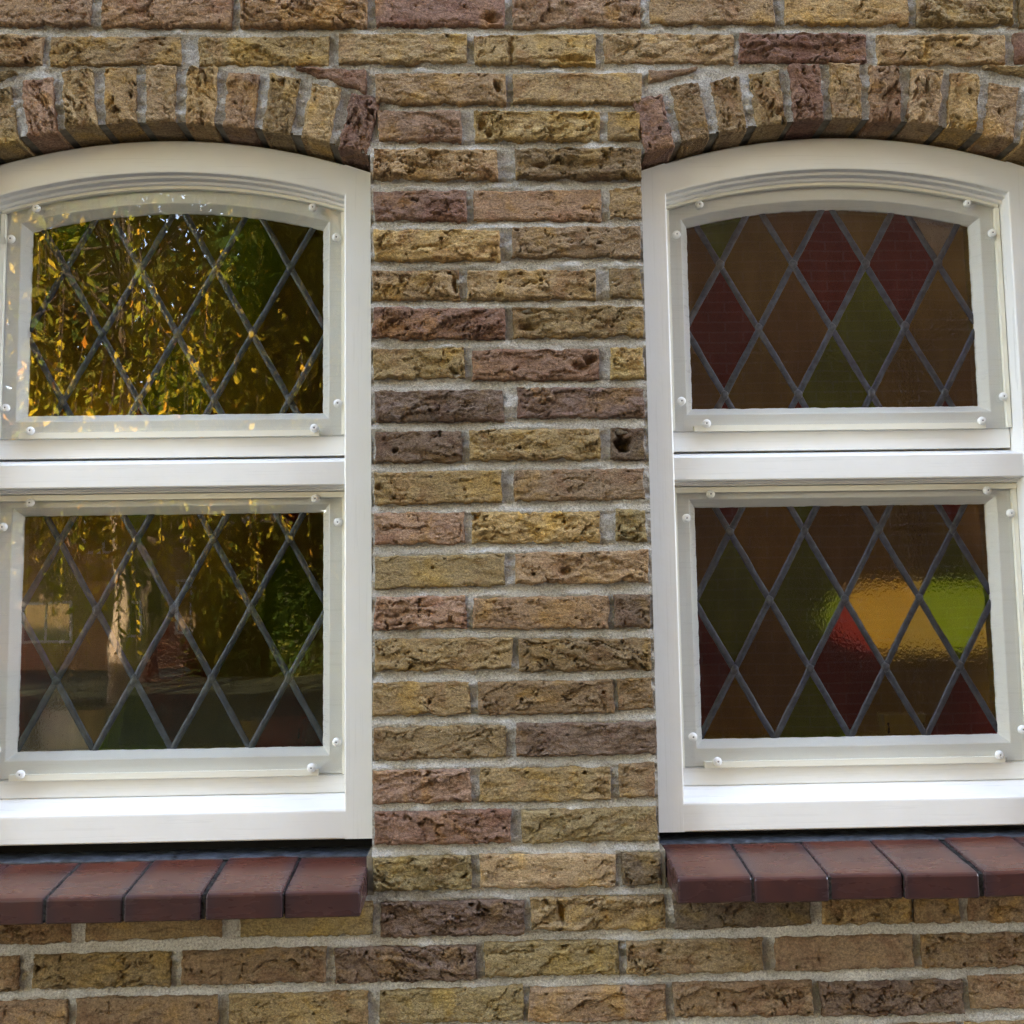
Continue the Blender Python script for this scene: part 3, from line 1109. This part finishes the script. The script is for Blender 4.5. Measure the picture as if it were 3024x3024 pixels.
        for j in range(0, 6):
            for i in range(-1, 10):
                if (i + j) % 2 == 0:
                    continue
                g = 0.0022
                dia = [(U(i), RZ(j + 1) + g * 1.8), (U(i + 1) - g, RZ(j)), (U(i), RZ(j - 1) - g * 1.8), (U(i - 1) + g, RZ(j))]
                if area(dia) < 0:
                    dia = dia[::-1]
                pl = clip_poly(dia, hp)
                if len(pl) < 3 or abs(area(pl)) < 2e-5:
                    continue
                key = colours.get((i, j), 'dark')
                mx = sum(p[0] for p in pl) / len(pl)
                mz = sum(p[1] for p in pl) / len(pl)
                n = len(pl)
                V = [(p[0] - mx, 0.0, p[1] - mz) for p in pl] + [(p[0] - mx, 0.003, p[1] - mz) for p in pl]
                F = [tuple(range(n)), tuple(range(2 * n - 1, n - 1, -1))] + [((k + 1) % n, k, n + k, n + (k + 1) % n) for k in range(n)]
                po = obj('pane', mesh('pane', V, F), GM[key], sash)
                po.location = (mx, 0.1062, mz)
                po.rotation_euler = (radians(rnd.uniform(-0.35, 0.35)), 0, radians(rnd.uniform(-0.35, 0.35)))
        # lead cames
        def clip_line(a, b):
            t0, t1 = 0.0, 1.0
            for nx, nz, d in hp:
                da, db = nx * a[0] + nz * a[1] - d, nx * b[0] + nz * b[1] - d
                if da > 0 and db > 0:
                    return None
                if da > 0 or db > 0:
                    t = da / (da - db)
                    if da > 0:
                        t0 = max(t0, t)
                    else:
                        t1 = min(t1, t)
            if t1 - t0 < 1e-4:
                return None
            return [(lerp(a[0], b[0], t), lerp(a[1], b[1], t)) for t in (t0, t1)]
        k = 0
        for fam in (1, -1):
            for c0 in range(-8, 18, 2):
                pts = [(U(c0 + fam * j), RZ(j)) for j in range(-1, 7)]
                segs = [clip_line(pts[q], pts[q + 1]) for q in range(len(pts) - 1)]
                segs = [s for s in segs if s]
                if not segs:
                    continue
                a, b = segs[0][0], segs[-1][1]
                if math.hypot(b[0] - a[0], b[1] - a[1]) < 0.012:
                    continue
                k += 1
                came('lead_came', a, b, 0.1064 if fam == 1 else 0.1058, seed * 50 + k + (20 if arched else 0), sash)
        # solder at the crossings
        for j in range(0, 6):
            for i in range(0, 9):
                if (i + j) % 2 or not all(nx * U(i) + nz * RZ(j) < d - 0.006 for nx, nz, d in hp):
                    continue
                b = obj('solder_joint', BLOB, None, sash)
                b.location = (U(i), 0.1042, RZ(j))
                b.rotation_euler = (0, rnd.uniform(-0.3, 0.3), 0)
                b.scale = (rnd.uniform(.8, 1.1), rnd.uniform(.8, 1.15), rnd.uniform(.8, 1.1))
        # clear sheet screwed in front of the leaded glass
        sp = pathf(0.005)
        sp = [(x, z - (0.0065 if z < zb + 0.02 else 0)) for x, z in sp]
        n = len(sp)
        V = [(x, 0.0815, z) for x, z in sp] + [(x, 0.0845, z) for x, z in sp]
        F = [tuple(range(n)), tuple(range(2 * n - 1, n - 1, -1))] + [((q + 1) % n, q, n + q, n + (q + 1) % n) for q in range(n)]
        obj('clear_sheet', mesh('clear_sheet', V, F), M['sheet'], sash)
        # retaining strips
        st = 0.0072
        if arched:
            tp = resample([(p[0], p[1]) for p in top], 0.02, False)
            sweep('retaining_strip', tp, [(-0.001, 0.0855), (-0.001, 0.0775), (0.0085, 0.0775), (0.0085, 0.0855)], M['strip'], sash, False)
            zt_side = top[0][1] - 0.009
        else:
            boxes('retaining_strip', [(-sw, sw, 0.0775, 0.0855, -0.0285, -0.0198)], M['strip'], sash)
            zt_side = -0.0288
        for s in (-1, 1):
            a, b = sorted((s * (sw - 0.0005), s * (sw - st)))
            boxes('retaining_strip', [(a, b, 0.0778, 0.0853, zb + 0.001, zt_side)], M['strip'], sash)
        boxes('retaining_strip', [(-0.2365, 0.232, 0.0778, 0.0875, zb - 0.0005, zb + 0.0088)], M['strip'], sash)
        # screw caps
        if arched:
            caps = [(-.218, .4405), (.222, .4395), (-.2565, .391), (.2595, .390), (-.2565, .118), (.262, .120), (-.2175, .0815), (.225, .0810)]
        else:
            caps = [(-.215, -.0315), (.227, -.0310), (-.2545, -.069), (.2625, -.068), (-.2545, -.4085), (.2605, -.4065), (-.218, -.4465), (.222, -.4445)]
        for u, z in caps:
            c = obj('screw_cap', CAPME, None, sash)
            c.location = (u, 0.0812 if abs(u) < 0.25 and False else 0.0772, z)
            c.rotation_euler = (radians(rnd.uniform(-6, 6)), rnd.uniform(0, 6), radians(rnd.uniform(-6, 6)))
    return win

A_, O_, B_, D_, G_, R_, C_ = 'amber', 'olive', 'brown', 'dark', 'green', 'red', 'clear'
def pane_map(rows):
    mp = {}
    for j, r in enumerate(rows):
        i0 = 1 if j % 2 == 0 else 0
        for k, c in enumerate(r):
            mp[(i0 + 2 * k, j)] = c
    return mp
LU = pane_map([[G_, O_, O_, B_], [O_, O_, B_, G_, O_], [B_, O_, O_, B_], [O_, A_, G_, O_, B_], [R_, R_, R_, R_]])
LL = pane_map([[A_, G_, B_, R_], [O_, A_, O_, B_, B_], [G_, G_, A_, G_], [R_, B_, R_, B_, B_], [C_, G_, O_, R_]])
RU = pane_map([[G_, B_, O_, C_], [B_, O_, R_, R_, O_], [R_, B_, G_, O_], [B_, O_, G_, O_, B_], [R_, R_, G_, R_]])
RL = pane_map([[R_, G_, B_, R_], [B_, A_, B_, O_, B_], [G_, G_, A_, G_], [R_, B_, R_, O_, O_], [A_, G_, O_, R_]])
build_window(-WCX, 'white arched window whose leaded panes mirror yellow autumn leaves', 3, LU, LL)
build_window(WCX, 'white arched window with dim leaded panes and an amber glow behind its lower sash', 8, RU, RL)

# ================================================================ SILLS
def tile_mesh(w):
    # profile in y, z from back to front and round the nose
    prof = [(0.066, -0.5625), (0.02, -0.5700), (-0.070, -0.5830), (-0.0772, -0.5843), (-0.0800, -0.5858), (-0.0814, -0.5885), (-0.0818, -0.6165),
            (-0.0800, -0.6185), (-0.076, -0.6190), (0.05, -0.6080), (0.066, -0.6070)]
    h = w / 2
    xs = [-h, -h + 0.0008, -h + 0.0025, h - 0.0025, h - 0.0008, h]
    ins = [0.0022, 0.0007, 0, 0, 0.0007, 0.0022]
    cy_, cz_ = 0.0, -0.598
    V, F = [], []
    for x, k in zip(xs, ins):
        for y, z in prof:
            l = math.hypot(y - cy_, z - cz_)
            # draw the end sections in slightly so the arrises are rounded
            yy = y + (k if y < -0.07 else 0)
            zz = z - k if z > -0.60 else z + k * 0.5
            V.append((x, yy, zz))
    m = len(prof)
    for i in range(len(xs) - 1):
        for j in range(m):
            a, b = i * m + j, i * m + (j + 1) % m
            F.append((a, a + m, b + m, b))
    F.append(tuple(range(m)))
    F.append(tuple((len(xs) - 1) * m + j for j in range(m - 1, -1, -1)))
    me = mesh('sill_tile', V, F)
    bm = bmesh.new()
    bm.from_mesh(me)
    bmesh.ops.recalc_face_normals(bm, faces=bm.faces)
    bm.to_mesh(me)
    bm.free()
    me.materials.append(M['tile'])
    return me
TILEW = 0.1030
TILE = tile_mesh(TILEW)
def sill(side, label, dz):
    cx = side * WCX
    root = empty('window_sill', (cx, 0, -0.619 + dz), label, 'window sill')
    base = Vector((-cx, 0, 0.619))
    n = 6
    x = 0.2185
    V, F = [], []
    for k in range(n):
        xc = x + TILEW / 2
        t = obj('sill_tile', TILE, None, root)
        t.location = base + Vector((side * xc, rnd.uniform(-0.0015, 0.0015), rnd.uniform(-0.0012, 0.0012)))
        t.rotation_euler = (radians(rnd.uniform(-0.35, 0.35)), radians(rnd.uniform(-0.3, 0.3)), radians(rnd.uniform(-0.35, 0.35)))
        if k < n - 1:
            a, b = sorted((side * (x + TILEW - 0.001), side * (x + TILEW + 0.0052)))
            # gritty filler between tiles, just below the glaze
            ny = 26
            L = []
            top = []
            for i in range(ny + 1):
                y = lerp(0.064, -0.0795, i / ny)
                zz = lerp(-0.5640, -0.5856, i / ny) - 0.0012 + 0.0011 * float(pn(i * 0.9, k * 3.0 + side, 6))
                top.append((y, zz))
            for i in range(9):
                top.append((-0.0792 + 0.0008 * float(pn(i * 0.8, k, 9)), lerp(-0.587, -0.617, i / 8)))
            b0 = len(V)
            for y, zz in top:
                V.append((a, y, zz))
                V.append((b, y, zz))
            for i in range(len(top) - 1):
                F.append((b0 + 2 * i, b0 + 2 * i + 1, b0 + 2 * i + 3, b0 + 2 * i + 2))
            jo = obj('tile_joint', mesh('tile_joint', V, F), M['joint'], root)
            jo.location = base
            V, F = [], []
        x += 0.1062
    # lead strip dressed over the back of the tiles
    V, F = [], []
    x0, x1 = sorted((side * 0.2145, side * (x + 0.01)))
    nx = 120
    pr = [(0.079, -0.5600), (0.060, -0.5612), (0.049, -0.5628), (0.0425, -0.5646), (0.0400, -0.5678), (0.048, -0.5695)]
    for i in range(nx + 1):
        xx = lerp(x0, x1, i / nx)
        for j, (y, z) in enumerate(pr):
            V.append((xx, y + 0.002 * float(pn(xx / 0.05, j * 0.7, 21)) * (1 if 1 < j < 5 else 0.3), z + 0.0012 * float(pn(xx / 0.018, j * 1.1, 22))))
    m = len(pr)
    for i in range(nx):
        for j in range(m - 1):
            a = i * m + j
            F.append((a, a + 1, a + m + 1, a + m))
    f = obj('lead_strip', mesh('lead_strip', V, F, True), M['flash'], root)
    f.location = base
    s = boxes('gap_shade_strip', [(x0, x1, 0.080, 0.11, -0.566, ZB - 0.0004)], M['black'], root)  # black box painting in the shade of the gap under the frame
    s.location = base
sill(-1, 'glazed red-brown tile sill beneath the window mirroring yellow leaves', -0.0030)
sill(1, 'glazed red-brown tile sill beneath the window with the amber glow', 0.0042)

# ================================================================ ROOM BEHIND THE GLASS
M['plaster'] = mat_simple('room_plaster', (0.62, 0.55, 0.42), 0.9, 0.1, 4)
M['board'] = mat_simple('room_floorboards', (0.16, 0.09, 0.05), 0.6, 0.2, 5)
def struct(o):
    o['kind'] = 'structure'
    return o
V, F = [], []
for b in ((-2.0, -1.9, 0.13, 3.2, GZ + 0.1, 0.95), (1.9, 2.0, 0.13, 3.2, GZ + 0.1, 0.95), (-1.9, 1.9, 3.1, 3.2, GZ + 0.1, 0.95)):
    v, f = boxvf(*b, base=len(V))
    V += v
    F += f
# inner leaf of the window wall, round the openings
for b in ((-1.9, -0.853, 0.13, 0.20, GZ + 0.1, 0.95), (0.853, 1.9, 0.13, 0.20, GZ + 0.1, 0.95), (-0.211, 0.211, 0.13, 0.20, GZ + 0.1, 0.95),
          (-0.853, -0.211, 0.13, 0.20, GZ + 0.1, -0.53), (0.211, 0.853, 0.13, 0.20, GZ + 0.1, -0.53),
          (-0.853, -0.211, 0.13, 0.20, 0.56, 0.95), (0.211, 0.853, 0.13, 0.20, 0.56, 0.95)):
    v, f = boxvf(*b, base=len(V))
    V += v
    F += f
struct(obj('room_walls', mesh('room_walls', V, F), M['plaster']))
struct(boxes('room_floor', [(-2, 2, 0.13, 3.2, GZ, GZ + 0.098)], M['board']))
struct(boxes('room_ceiling', [(-2, 2, 0.13, 3.2, 0.951, 1.05)], M['plaster']))
for s, nm in ((-1, 'white window board inside, below the panes mirroring leaves'), (1, 'white window board inside, below the panes with the amber glow')):
    tag(boxes('window_board', [(s * WCX - 0.33, s * WCX + 0.318, 0.127, 0.42, -0.475, -0.45)], mat_simple('window_board_paint', (0.74, 0.73, 0.69), 0.4, 0.05, 12)), nm, 'window board')
# white planters on the window boards
M['pot'] = mat_simple('white_ceramic', (0.85, 0.85, 0.82), 0.35, 0.04, 20)
M['soil'] = mat_simple('potting_soil', (0.03, 0.022, 0.015), 0.95, 0.4, 80, 0.004)
def planter(x, y, w, h, label):
    root = empty('planter', (x, y, -0.4495), label, 'planter', 'white planters behind the glass')
    bm = bmesh.new()
    def ring(hw, z):
        return [bm.verts.new((sx * hw, sy * hw * 0.6, z)) for sx, sy in ((-1, -1), (1, -1), (1, 1), (-1, 1))]
    r = [ring(w * 0.42, 0), ring(w * 0.5, h), ring(w * 0.46, h), ring(w * 0.44, h - 0.012)]
    for a, b in zip(r[:-1], r[1:]):
        for i in range(4):
            bm.faces.new((a[i], a[(i + 1) % 4], b[(i + 1) % 4], b[i]))
    bm.faces.new(r[0][::-1])
    bmesh.ops.bevel(bm, geom=[e for e in bm.edges if abs(e.verts[0].co.z - e.verts[1].co.z) > 0.02], offset=0.006, segments=2, affect='EDGES')
    me = bpy.data.meshes.new('pot')
    bm.to_mesh(me)
    bm.free()
    obj('pot', me, M['pot'], root)
    boxes('soil', [(-w * 0.43, w * 0.43, -w * 0.25, w * 0.25, h - 0.03, h - 0.013)], M['soil'], root)
planter(-0.700, 0.178, 0.118, 0.092, 'tall white planter low behind the leaf-mirroring panes, by a red pane corner')
planter(-0.385, 0.175, 0.100, 0.070, 'low white planter behind the pink-red pane of the leaf-mirroring window')
planter(0.645, 0.180, 0.07, 0.060, 'small white planter low behind the window with the amber glow')
# made-up pendant lamp standing in for the amber blur in the right lower sash
lamp = empty('standin_lamp', (1.50, 2.1, 0.95), 'made-up drum pendant lamp giving the blurred glow behind the amber and green panes', 'lamp')
def lathe(name, prof, n, mat, parent, loc):
    V, F = [], []
    for r, z in prof:
        for i in range(n):
            a = 2 * pi * i / n
            V.append((r * cos(a), r * sin(a), z))
    for j in range(len(prof) - 1):
        for i in range(n):
            F.append((j * n + i, j * n + (i + 1) % n, (j + 1) * n + (i + 1) % n, (j + 1) * n + i))
    o = obj(name, mesh(name, V, F, True), mat, parent)
    o.location = loc
    return o
M['glow'] = mat_emit('standin_lamp_shade', (1.0, 0.86, 0.68), 0.016)
lathe('shade', [(0.19, 0.115), (0.30, 0.06), (0.33, 0.0), (0.30, -0.07), (0.19, -0.115)], 32, M['glow'], lamp, (0, 0, -1.21))
lathe('fill_bulb', [(0.001, 0.05), (0.03, 0.04), (0.048, 0.01), (0.045, -0.02), (0.025, -0.045), (0.001, -0.05)], 16, mat_emit('fill_bulb_glow', (1.0, 0.90, 0.74), 1.5), lamp, (0, 0, -1.21))  # hidden bulb, added to brighten the room behind the panes
lathe('cord', [(0.004, 0.0), (0.004, -1.07)], 8, M['black'], lamp, (0, 0, 0))
lathe('ceiling_cup', [(0.0, -0.04), (0.04, -0.035), (0.05, 0.0)], 16, M['pot'], lamp, (0, 0, 0))

# ================================================================ STREET SIDE, SEEN MIRRORED IN THE PANES
def mat_ground():
    t = NT('paved_ground')
    v = t.tex('Object')
    br = t.n('ShaderNodeTexBrick')
    t.l(v, br.inputs['Vector'])
    br.inputs['Color1'].default_value = (0.12, 0.11, 0.095, 1)
    br.inputs['Color2'].default_value = (0.09, 0.08, 0.07, 1)
    br.inputs['Mortar'].default_value = (0.12, 0.11, 0.09, 1)
    br.inputs['Scale'].default_value = 1
    br.inputs['Brick Width'].default_value = 0.3
    br.inputs['Row Height'].default_value = 0.3
    br.inputs['Mortar Size'].default_value = 0.004
    c = t.mix(0.5, br.outputs['Color'], t.ramp(t.noise(v, 3, 4), [(0.3, (0.7,) * 3), (0.7, (1.1,) * 3)]), 'MULTIPLY')
    t.principled(c, 0.9)
    return t.m
g = obj('ground', mesh('ground', [(-150, -250, GZ), (150, -250, GZ), (150, 50, GZ), (-150, 50, GZ)], [(0, 1, 2, 3)]), mat_ground())
g['kind'] = 'structure'
lw = obj('lawn', mesh('lawn', [(-30, -40, GZ + 0.004), (-1.5, -40, GZ + 0.004), (-1.5, -5.5, GZ + 0.004), (-30, -5.5, GZ + 0.004)], [(0, 1, 2, 3)]),
         mat_simple('lawn_grass', (0.020, 0.030, 0.009), 0.9, 0.4, 8, 0.02))
lw['kind'] = 'structure'

LEAF_Y = mat_leaf('yellow_leaves', [(0.0, (0.10, 0.14, 0.02)), (0.25, (0.22, 0.24, 0.03)), (0.60, (0.20, 0.16, 0.02)), (0.72, (0.62, 0.46, 0.04)), (0.92, (0.75, 0.52, 0.07)), (1.0, (0.60, 0.22, 0.03))], 0.15)
LEAF_D = mat_leaf('dark_green_leaves', [(0.0, (0.02, 0.045, 0.012)), (0.7, (0.05, 0.085, 0.02)), (1.0, (0.14, 0.13, 0.03))], 0.3)
M['bark'] = mat_simple('pale_bark', (0.36, 0.29, 0.21), 0.9, 0.4, 12, 0.01)

M['limb'] = mat_simple('dark_bark', (0.055, 0.042, 0.030), 0.9, 0.4, 12, 0.01)
def tree(name, loc, label, h, crown_c, crown_r, n, size, leafm, seed, droop=0.0, trunk_r=0.13, wd=0.2):
    r = random.Random(seed)
    root = empty(name, loc, label, 'tree')
    V, F = [], []
    def limb(a, b, r0, r1, k=7, m=6):
        b0 = len(V)
        ax = (b - a).normalized()
        u = ax.orthogonal().normalized()
        w = ax.cross(u)
        for i in range(m + 1):
            t = i / m
            c = a.lerp(b, t) + Vector((r.uniform(-1, 1), r.uniform(-1, 1), 0)) * 0.03 * h / 6 * (1 if 0 < i < m else 0)
            rr = lerp(r0, r1, t)
            for q in range(k):
                an = 2 * pi * q / k
                V.append(tuple(c + (u * cos(an) + w * sin(an)) * rr))
        for i in range(m):
            for q in range(k):
                F.append((b0 + i * k + q, b0 + i * k + (q + 1) % k, b0 + (i + 1) * k + (q + 1) % k, b0 + (i + 1) * k + q))
    fork = Vector((r.uniform(-.1, .1), r.uniform(-.1, .1), h * 0.32))
    limb(Vector((0, 0, -0.05)), fork, trunk_r, trunk_r * 0.8, 10, 8)
    obj('trunk', mesh('trunk', V, F, True), M['bark'] if leafm is LEAF_Y else M['limb'], root)
    V.clear()
    F.clear()
    limb(fork, Vector((fork.x, fork.y, h * 0.75)), trunk_r * 0.8, trunk_r * 0.3, 8, 6)
    cc, cr = Vector(crown_c), Vector(crown_r)
    tips = []
    for k in range(26):
        z0 = h * r.uniform(0.33, 0.7)
        d = Vector((r.gauss(0, 1), r.gauss(0, 1), r.gauss(0, 0.8))).normalized()
        tip = cc + Vector((d.x * cr.x, d.y * cr.y, d.z * cr.z)) * r.uniform(0.55, 0.95)
        limb(Vector((fork.x, fork.y, z0)), tip, trunk_r * 0.22, 0.010, 5, 5)
        tips.append(tip)
    rng = np.random.default_rng(seed)
    if droop:
        # hanging strands: leaves set alternately along drooping twigs
        ns = n // 26
        d = rng.normal(size=(ns, 3))
        d /= np.linalg.norm(d, axis=1)[:, None]
        grp = rng.normal(size=(ns // 9, 3))
        grp /= np.linalg.norm(grp, axis=1)[:, None]
        d = grp[rng.integers(0, len(grp), ns)] + d * 0.22
        st0 = np.array(cc) + d * (rng.uniform(0.35, 1.0, ns)[:, None] ** 0.5) * np.array(cr)
        st0[:, 2] += 0.4
        ln = droop * rng.uniform(0.5, 1.25, ns)
        sway = rng.normal(0, 0.25, (ns, 2))
        tt = np.tile(np.linspace(0.02, 1, 26), ns)
        si = np.repeat(np.arange(ns), 26)
        curve = lambda si, tt: np.stack([st0[si, 0] + sway[si, 0] * tt * (1.6 - tt), st0[si, 1] + sway[si, 1] * tt * (1.6 - tt), st0[si, 2] - ln[si] * tt ** 1.3], 1)
        pos = curve(si, tt)
        n = len(pos)
        a = rng.normal(size=(n, 3)) * np.array([0.8, 0.8, 0.3])
        a[:, 2] -= 1.1
        for k in range(ns):
            q = curve(np.full(5, k), np.linspace(0, 1, 5))
            b0 = len(V)
            for p_ in q:
                V.extend([(p_[0] - 0.006, p_[1], p_[2]), (p_[0] + 0.006, p_[1] + 0.004, p_[2]), (p_[0], p_[1] - 0.007, p_[2])])
            for i_ in range(4):
                for m_ in range(3):
                    F.append((b0 + i_ * 3 + m_, b0 + i_ * 3 + (m_ + 1) % 3, b0 + i_ * 3 + 3 + (m_ + 1) % 3, b0 + i_ * 3 + 3 + m_))
    else:
        # leaf blades gathered in clumps
        nc = max(60, n // 45)
        d = rng.normal(size=(nc, 3))
        d /= np.linalg.norm(d, axis=1)[:, None]
        rad = rng.uniform(0.25, 1.0, nc)[:, None] ** 0.45
        C = np.array(cc) + d * rad * np.array(cr) * (0.86 + 0.2 * rng.random((nc, 1)))
        ci = rng.integers(0, nc, n)
        cs = 0.11 * np.mean(cr)
        pos = C[ci] + rng.normal(size=(n, 3)) * np.array([cs, cs, cs * 0.9])
        a = rng.normal(size=(n, 3))
    obj('branches', mesh('branches', V, F, True), M['limb'], root)
    a /= np.linalg.norm(a, axis=1)[:, None]
    b = np.cross(a, rng.normal(size=(n, 3)))
    b /= np.linalg.norm(b, axis=1)[:, None]
    nn = np.cross(a, b)
    s = size * rng.uniform(0.6, 1.3, n)[:, None]
    Vl = np.stack([pos, pos + a * s * 0.5 + b * s * wd + nn * s * 0.06, pos + a * s, pos + a * s * 0.5 - b * s * wd + nn * s * 0.06], 1).reshape(-1, 3)
    Fl = np.arange(n * 4).reshape(n, 4)
    obj('crown', quadmesh('crown', Vl, Fl), leafm, root)
    return root
tree('autumn_tree', (-6.5, -16.5, GZ), 'yellow-leaved autumn tree with pale trunk on the lawn', 12.0, (1.2, 3.2, 7.2), (4.6, 4.6, 4.4), 15000, 0.15, LEAF_Y, 5, 2.4, 0.16, 0.2)
tree('autumn_tree', (-9.8, -12.5, GZ), 'small golden-leaved tree standing beside the taller autumn tree', 8.0, (0.3, 0.0, 5.0), (2.2, 2.2, 3.0), 8000, 0.14, LEAF_Y, 15, 0.8, 0.09)
tree('evergreen_tree', (-7.6, -21.5, GZ), 'dense dark evergreen tree behind the autumn tree', 17.0, (0, 0, 11.5), (6.0, 3.5, 8.6), 28000, 0.5, LEAF_D, 9, 0.0, 0.22)
tree('evergreen_tree', (-15.0, -15.0, GZ), 'second dark evergreen at the far end of the lawn', 14.0, (0, 0, 9.0), (5.0, 3.6, 7.2), 20000, 0.5, LEAF_D, 10, 0.0, 0.2)
tree('evergreen_tree', (-0.9, -18.0, GZ), 'dark evergreen beside the neighbouring brick house', 16.0, (0, 0, 8.6), (4.0, 3.0, 8.4), 24000, 0.5, LEAF_D, 11, 0.0, 0.2)
tree('evergreen_tree', (-17.5, -2.5, GZ), 'broad evergreen added out of view to block sky on the left', 12.0, (0, 0, 6.2), (3.8, 3.0, 6.2), 16000, 0.5, LEAF_D, 12, 0.0, 0.2)  # unseen tree, added to cut off sky light from the left
tree('sky_block_tree', (-1.2, -8.2, GZ), 'tall dark tree added out of view, its high crown blocking low sky', 14.0, (-0.6, 0.6, 10.0), (4.8, 3.4, 3.4), 30000, 0.36, LEAF_D, 21, 0.0, 0.15)  # unseen crown, added to hold back low sky and steepen the light
M['nwall'] = mat_brickwall('neighbour_brickwork', (0.17, 0.10, 0.07), (0.13, 0.08, 0.06), (0.22, 0.20, 0.18))
M['wood'] = mat_simple('white_window_wood', (0.78, 0.77, 0.73), 0.4, 0.05, 20)
M['dglass'] = mat_simple('dark_window_glass', (0.02, 0.025, 0.03), 0.05, 0.1, 5, 0, 0.5)
def house(name, label, x0, x1, y0, y1, ze, zr, mats, wins, ridge_x=True):
    cx, cy2 = (x0 + x1) / 2, (y0 + y1) / 2
    root = empty(name, (cx, cy2, GZ), label, 'house')
    off = Vector((-cx, -cy2, -GZ))
    o = boxes('wall', [(x0, x1, y0, y1, GZ, ze)], mats[0], root)
    o.location = off
    if ridge_x:
        V = [(x0 - .3, y1 + .35, ze - .08), (x1 + .3, y1 + .35, ze - .08), (x1 + .3, cy2, zr), (x0 - .3, cy2, zr), (x0 - .3, y0 - .35, ze - .08), (x1 + .3, y0 - .35, ze - .08)]
    else:
        V = [(x0 - .35, y0 - .3, ze - .08), (x0 - .35, y1 + .3, ze - .08), (cx, y1 + .3, zr), (cx, y0 - .3, zr), (x1 + .35, y0 - .3, ze - .08), (x1 + .35, y1 + .3, ze - .08)]
    r = obj('roof', mesh('roof', V, [(0, 1, 2, 3), (3, 2, 5, 4), (0, 3, 4), (1, 5, 2), (0, 4, 5, 1)]), mats[1], root)
    r.location = off
    for (a, b, c, d) in wins:      # on the face towards the photographed wall
        yf = y1
        w = boxes('window', [(a, b, yf - 0.05, yf + 0.03, c, c + .07), (a, b, yf - 0.05, yf + 0.03, d - .07, d), (a, a + .07, yf - 0.05, yf + 0.028, c + .07, d - .07),
                             (b - .07, b, yf - 0.05, yf + 0.028, c + .07, d - .07), ((a + b) / 2 - .03, (a + b) / 2 + .03, yf - 0.05, yf + 0.026, c + .07, d - .07)], M['wood'], root)
        w.location = off
        p = boxes('glass', [(a + .07, b - .07, yf - 0.01, yf + 0.01, c + .07, d - .07)], M['dglass'], w)
    return root
house('neighbour_house', 'shaded brown brick house facing the wall across the path', 1.15, 9.0, -12.0, -4.4, 5.6, 8.6, (M['nwall'], M['roof']), [(6.0, 7.2, -0.8, 0.6)], False)
M['cream'] = mat_brickwall('pale_brickwork', (0.20, 0.12, 0.07), (0.16, 0.09, 0.055), (0.26, 0.23, 0.19))
M['rtile'] = mat_simple('red_roof_tiles', (0.22, 0.09, 0.05), 0.85, 0.3, 4, 0.02)
house('row_house', 'sunlit brown brick house with white windows beyond the lawn', -19, -7.2, -36, -27, 3.4, 7.0, (M['cream'], M['rtile']),
      [(-16.9, -15.6, -1.0, 0.1), (-12.9, -11.5, -1.05, 0.1), (-10.3, -9.6, -0.9, 0.1), (-8.7, -7.9, -0.8, 0.7), (-11.2, -10.2, 1.4, 2.6), (-15.2, -14.2, 1.4, 2.6)])
# clipped hedge closing the lawn
rng = np.random.default_rng(44)
n = 30000
pos = np.stack([rng.uniform(-7.0, 2.0, n), rng.uniform(-0.5, 0.5, n), rng.uniform(0, 3.4, n)], 1)
k_ = rng.integers(0, 3, n)
pos[k_ == 0, 1] = 0.5 + rng.normal(0, 0.05, (k_ == 0).sum())
pos[k_ == 1, 2] = 3.4 + rng.normal(0, 0.06, (k_ == 1).sum())
a_ = rng.normal(size=(n, 3)); a_ /= np.linalg.norm(a_, axis=1)[:, None]
b_ = np.cross(a_, rng.normal(size=(n, 3))); b_ /= np.linalg.norm(b_, axis=1)[:, None]
sz = 0.16 * rng.uniform(0.6, 1.3, n)[:, None]
Vh = np.stack([pos, pos + a_ * sz * 0.5 + b_ * sz * 0.3, pos + a_ * sz, pos + a_ * sz * 0.5 - b_ * sz * 0.3], 1).reshape(-1, 3)
hedge = empty('hedge', (0, -23.0, GZ), 'tall clipped dark green hedge closing off the lawn', 'hedge')
obj('foliage', quadmesh('foliage', Vh, np.arange(n * 4).reshape(n, 4)), LEAF_D, hedge)
boxes('woody_core', [(-6.9, 1.9, -0.4, 0.4, 0.0, 3.3)], mat_simple('hedge_twigs', (0.02, 0.022, 0.010), 0.95, 0.3, 6), hedge)
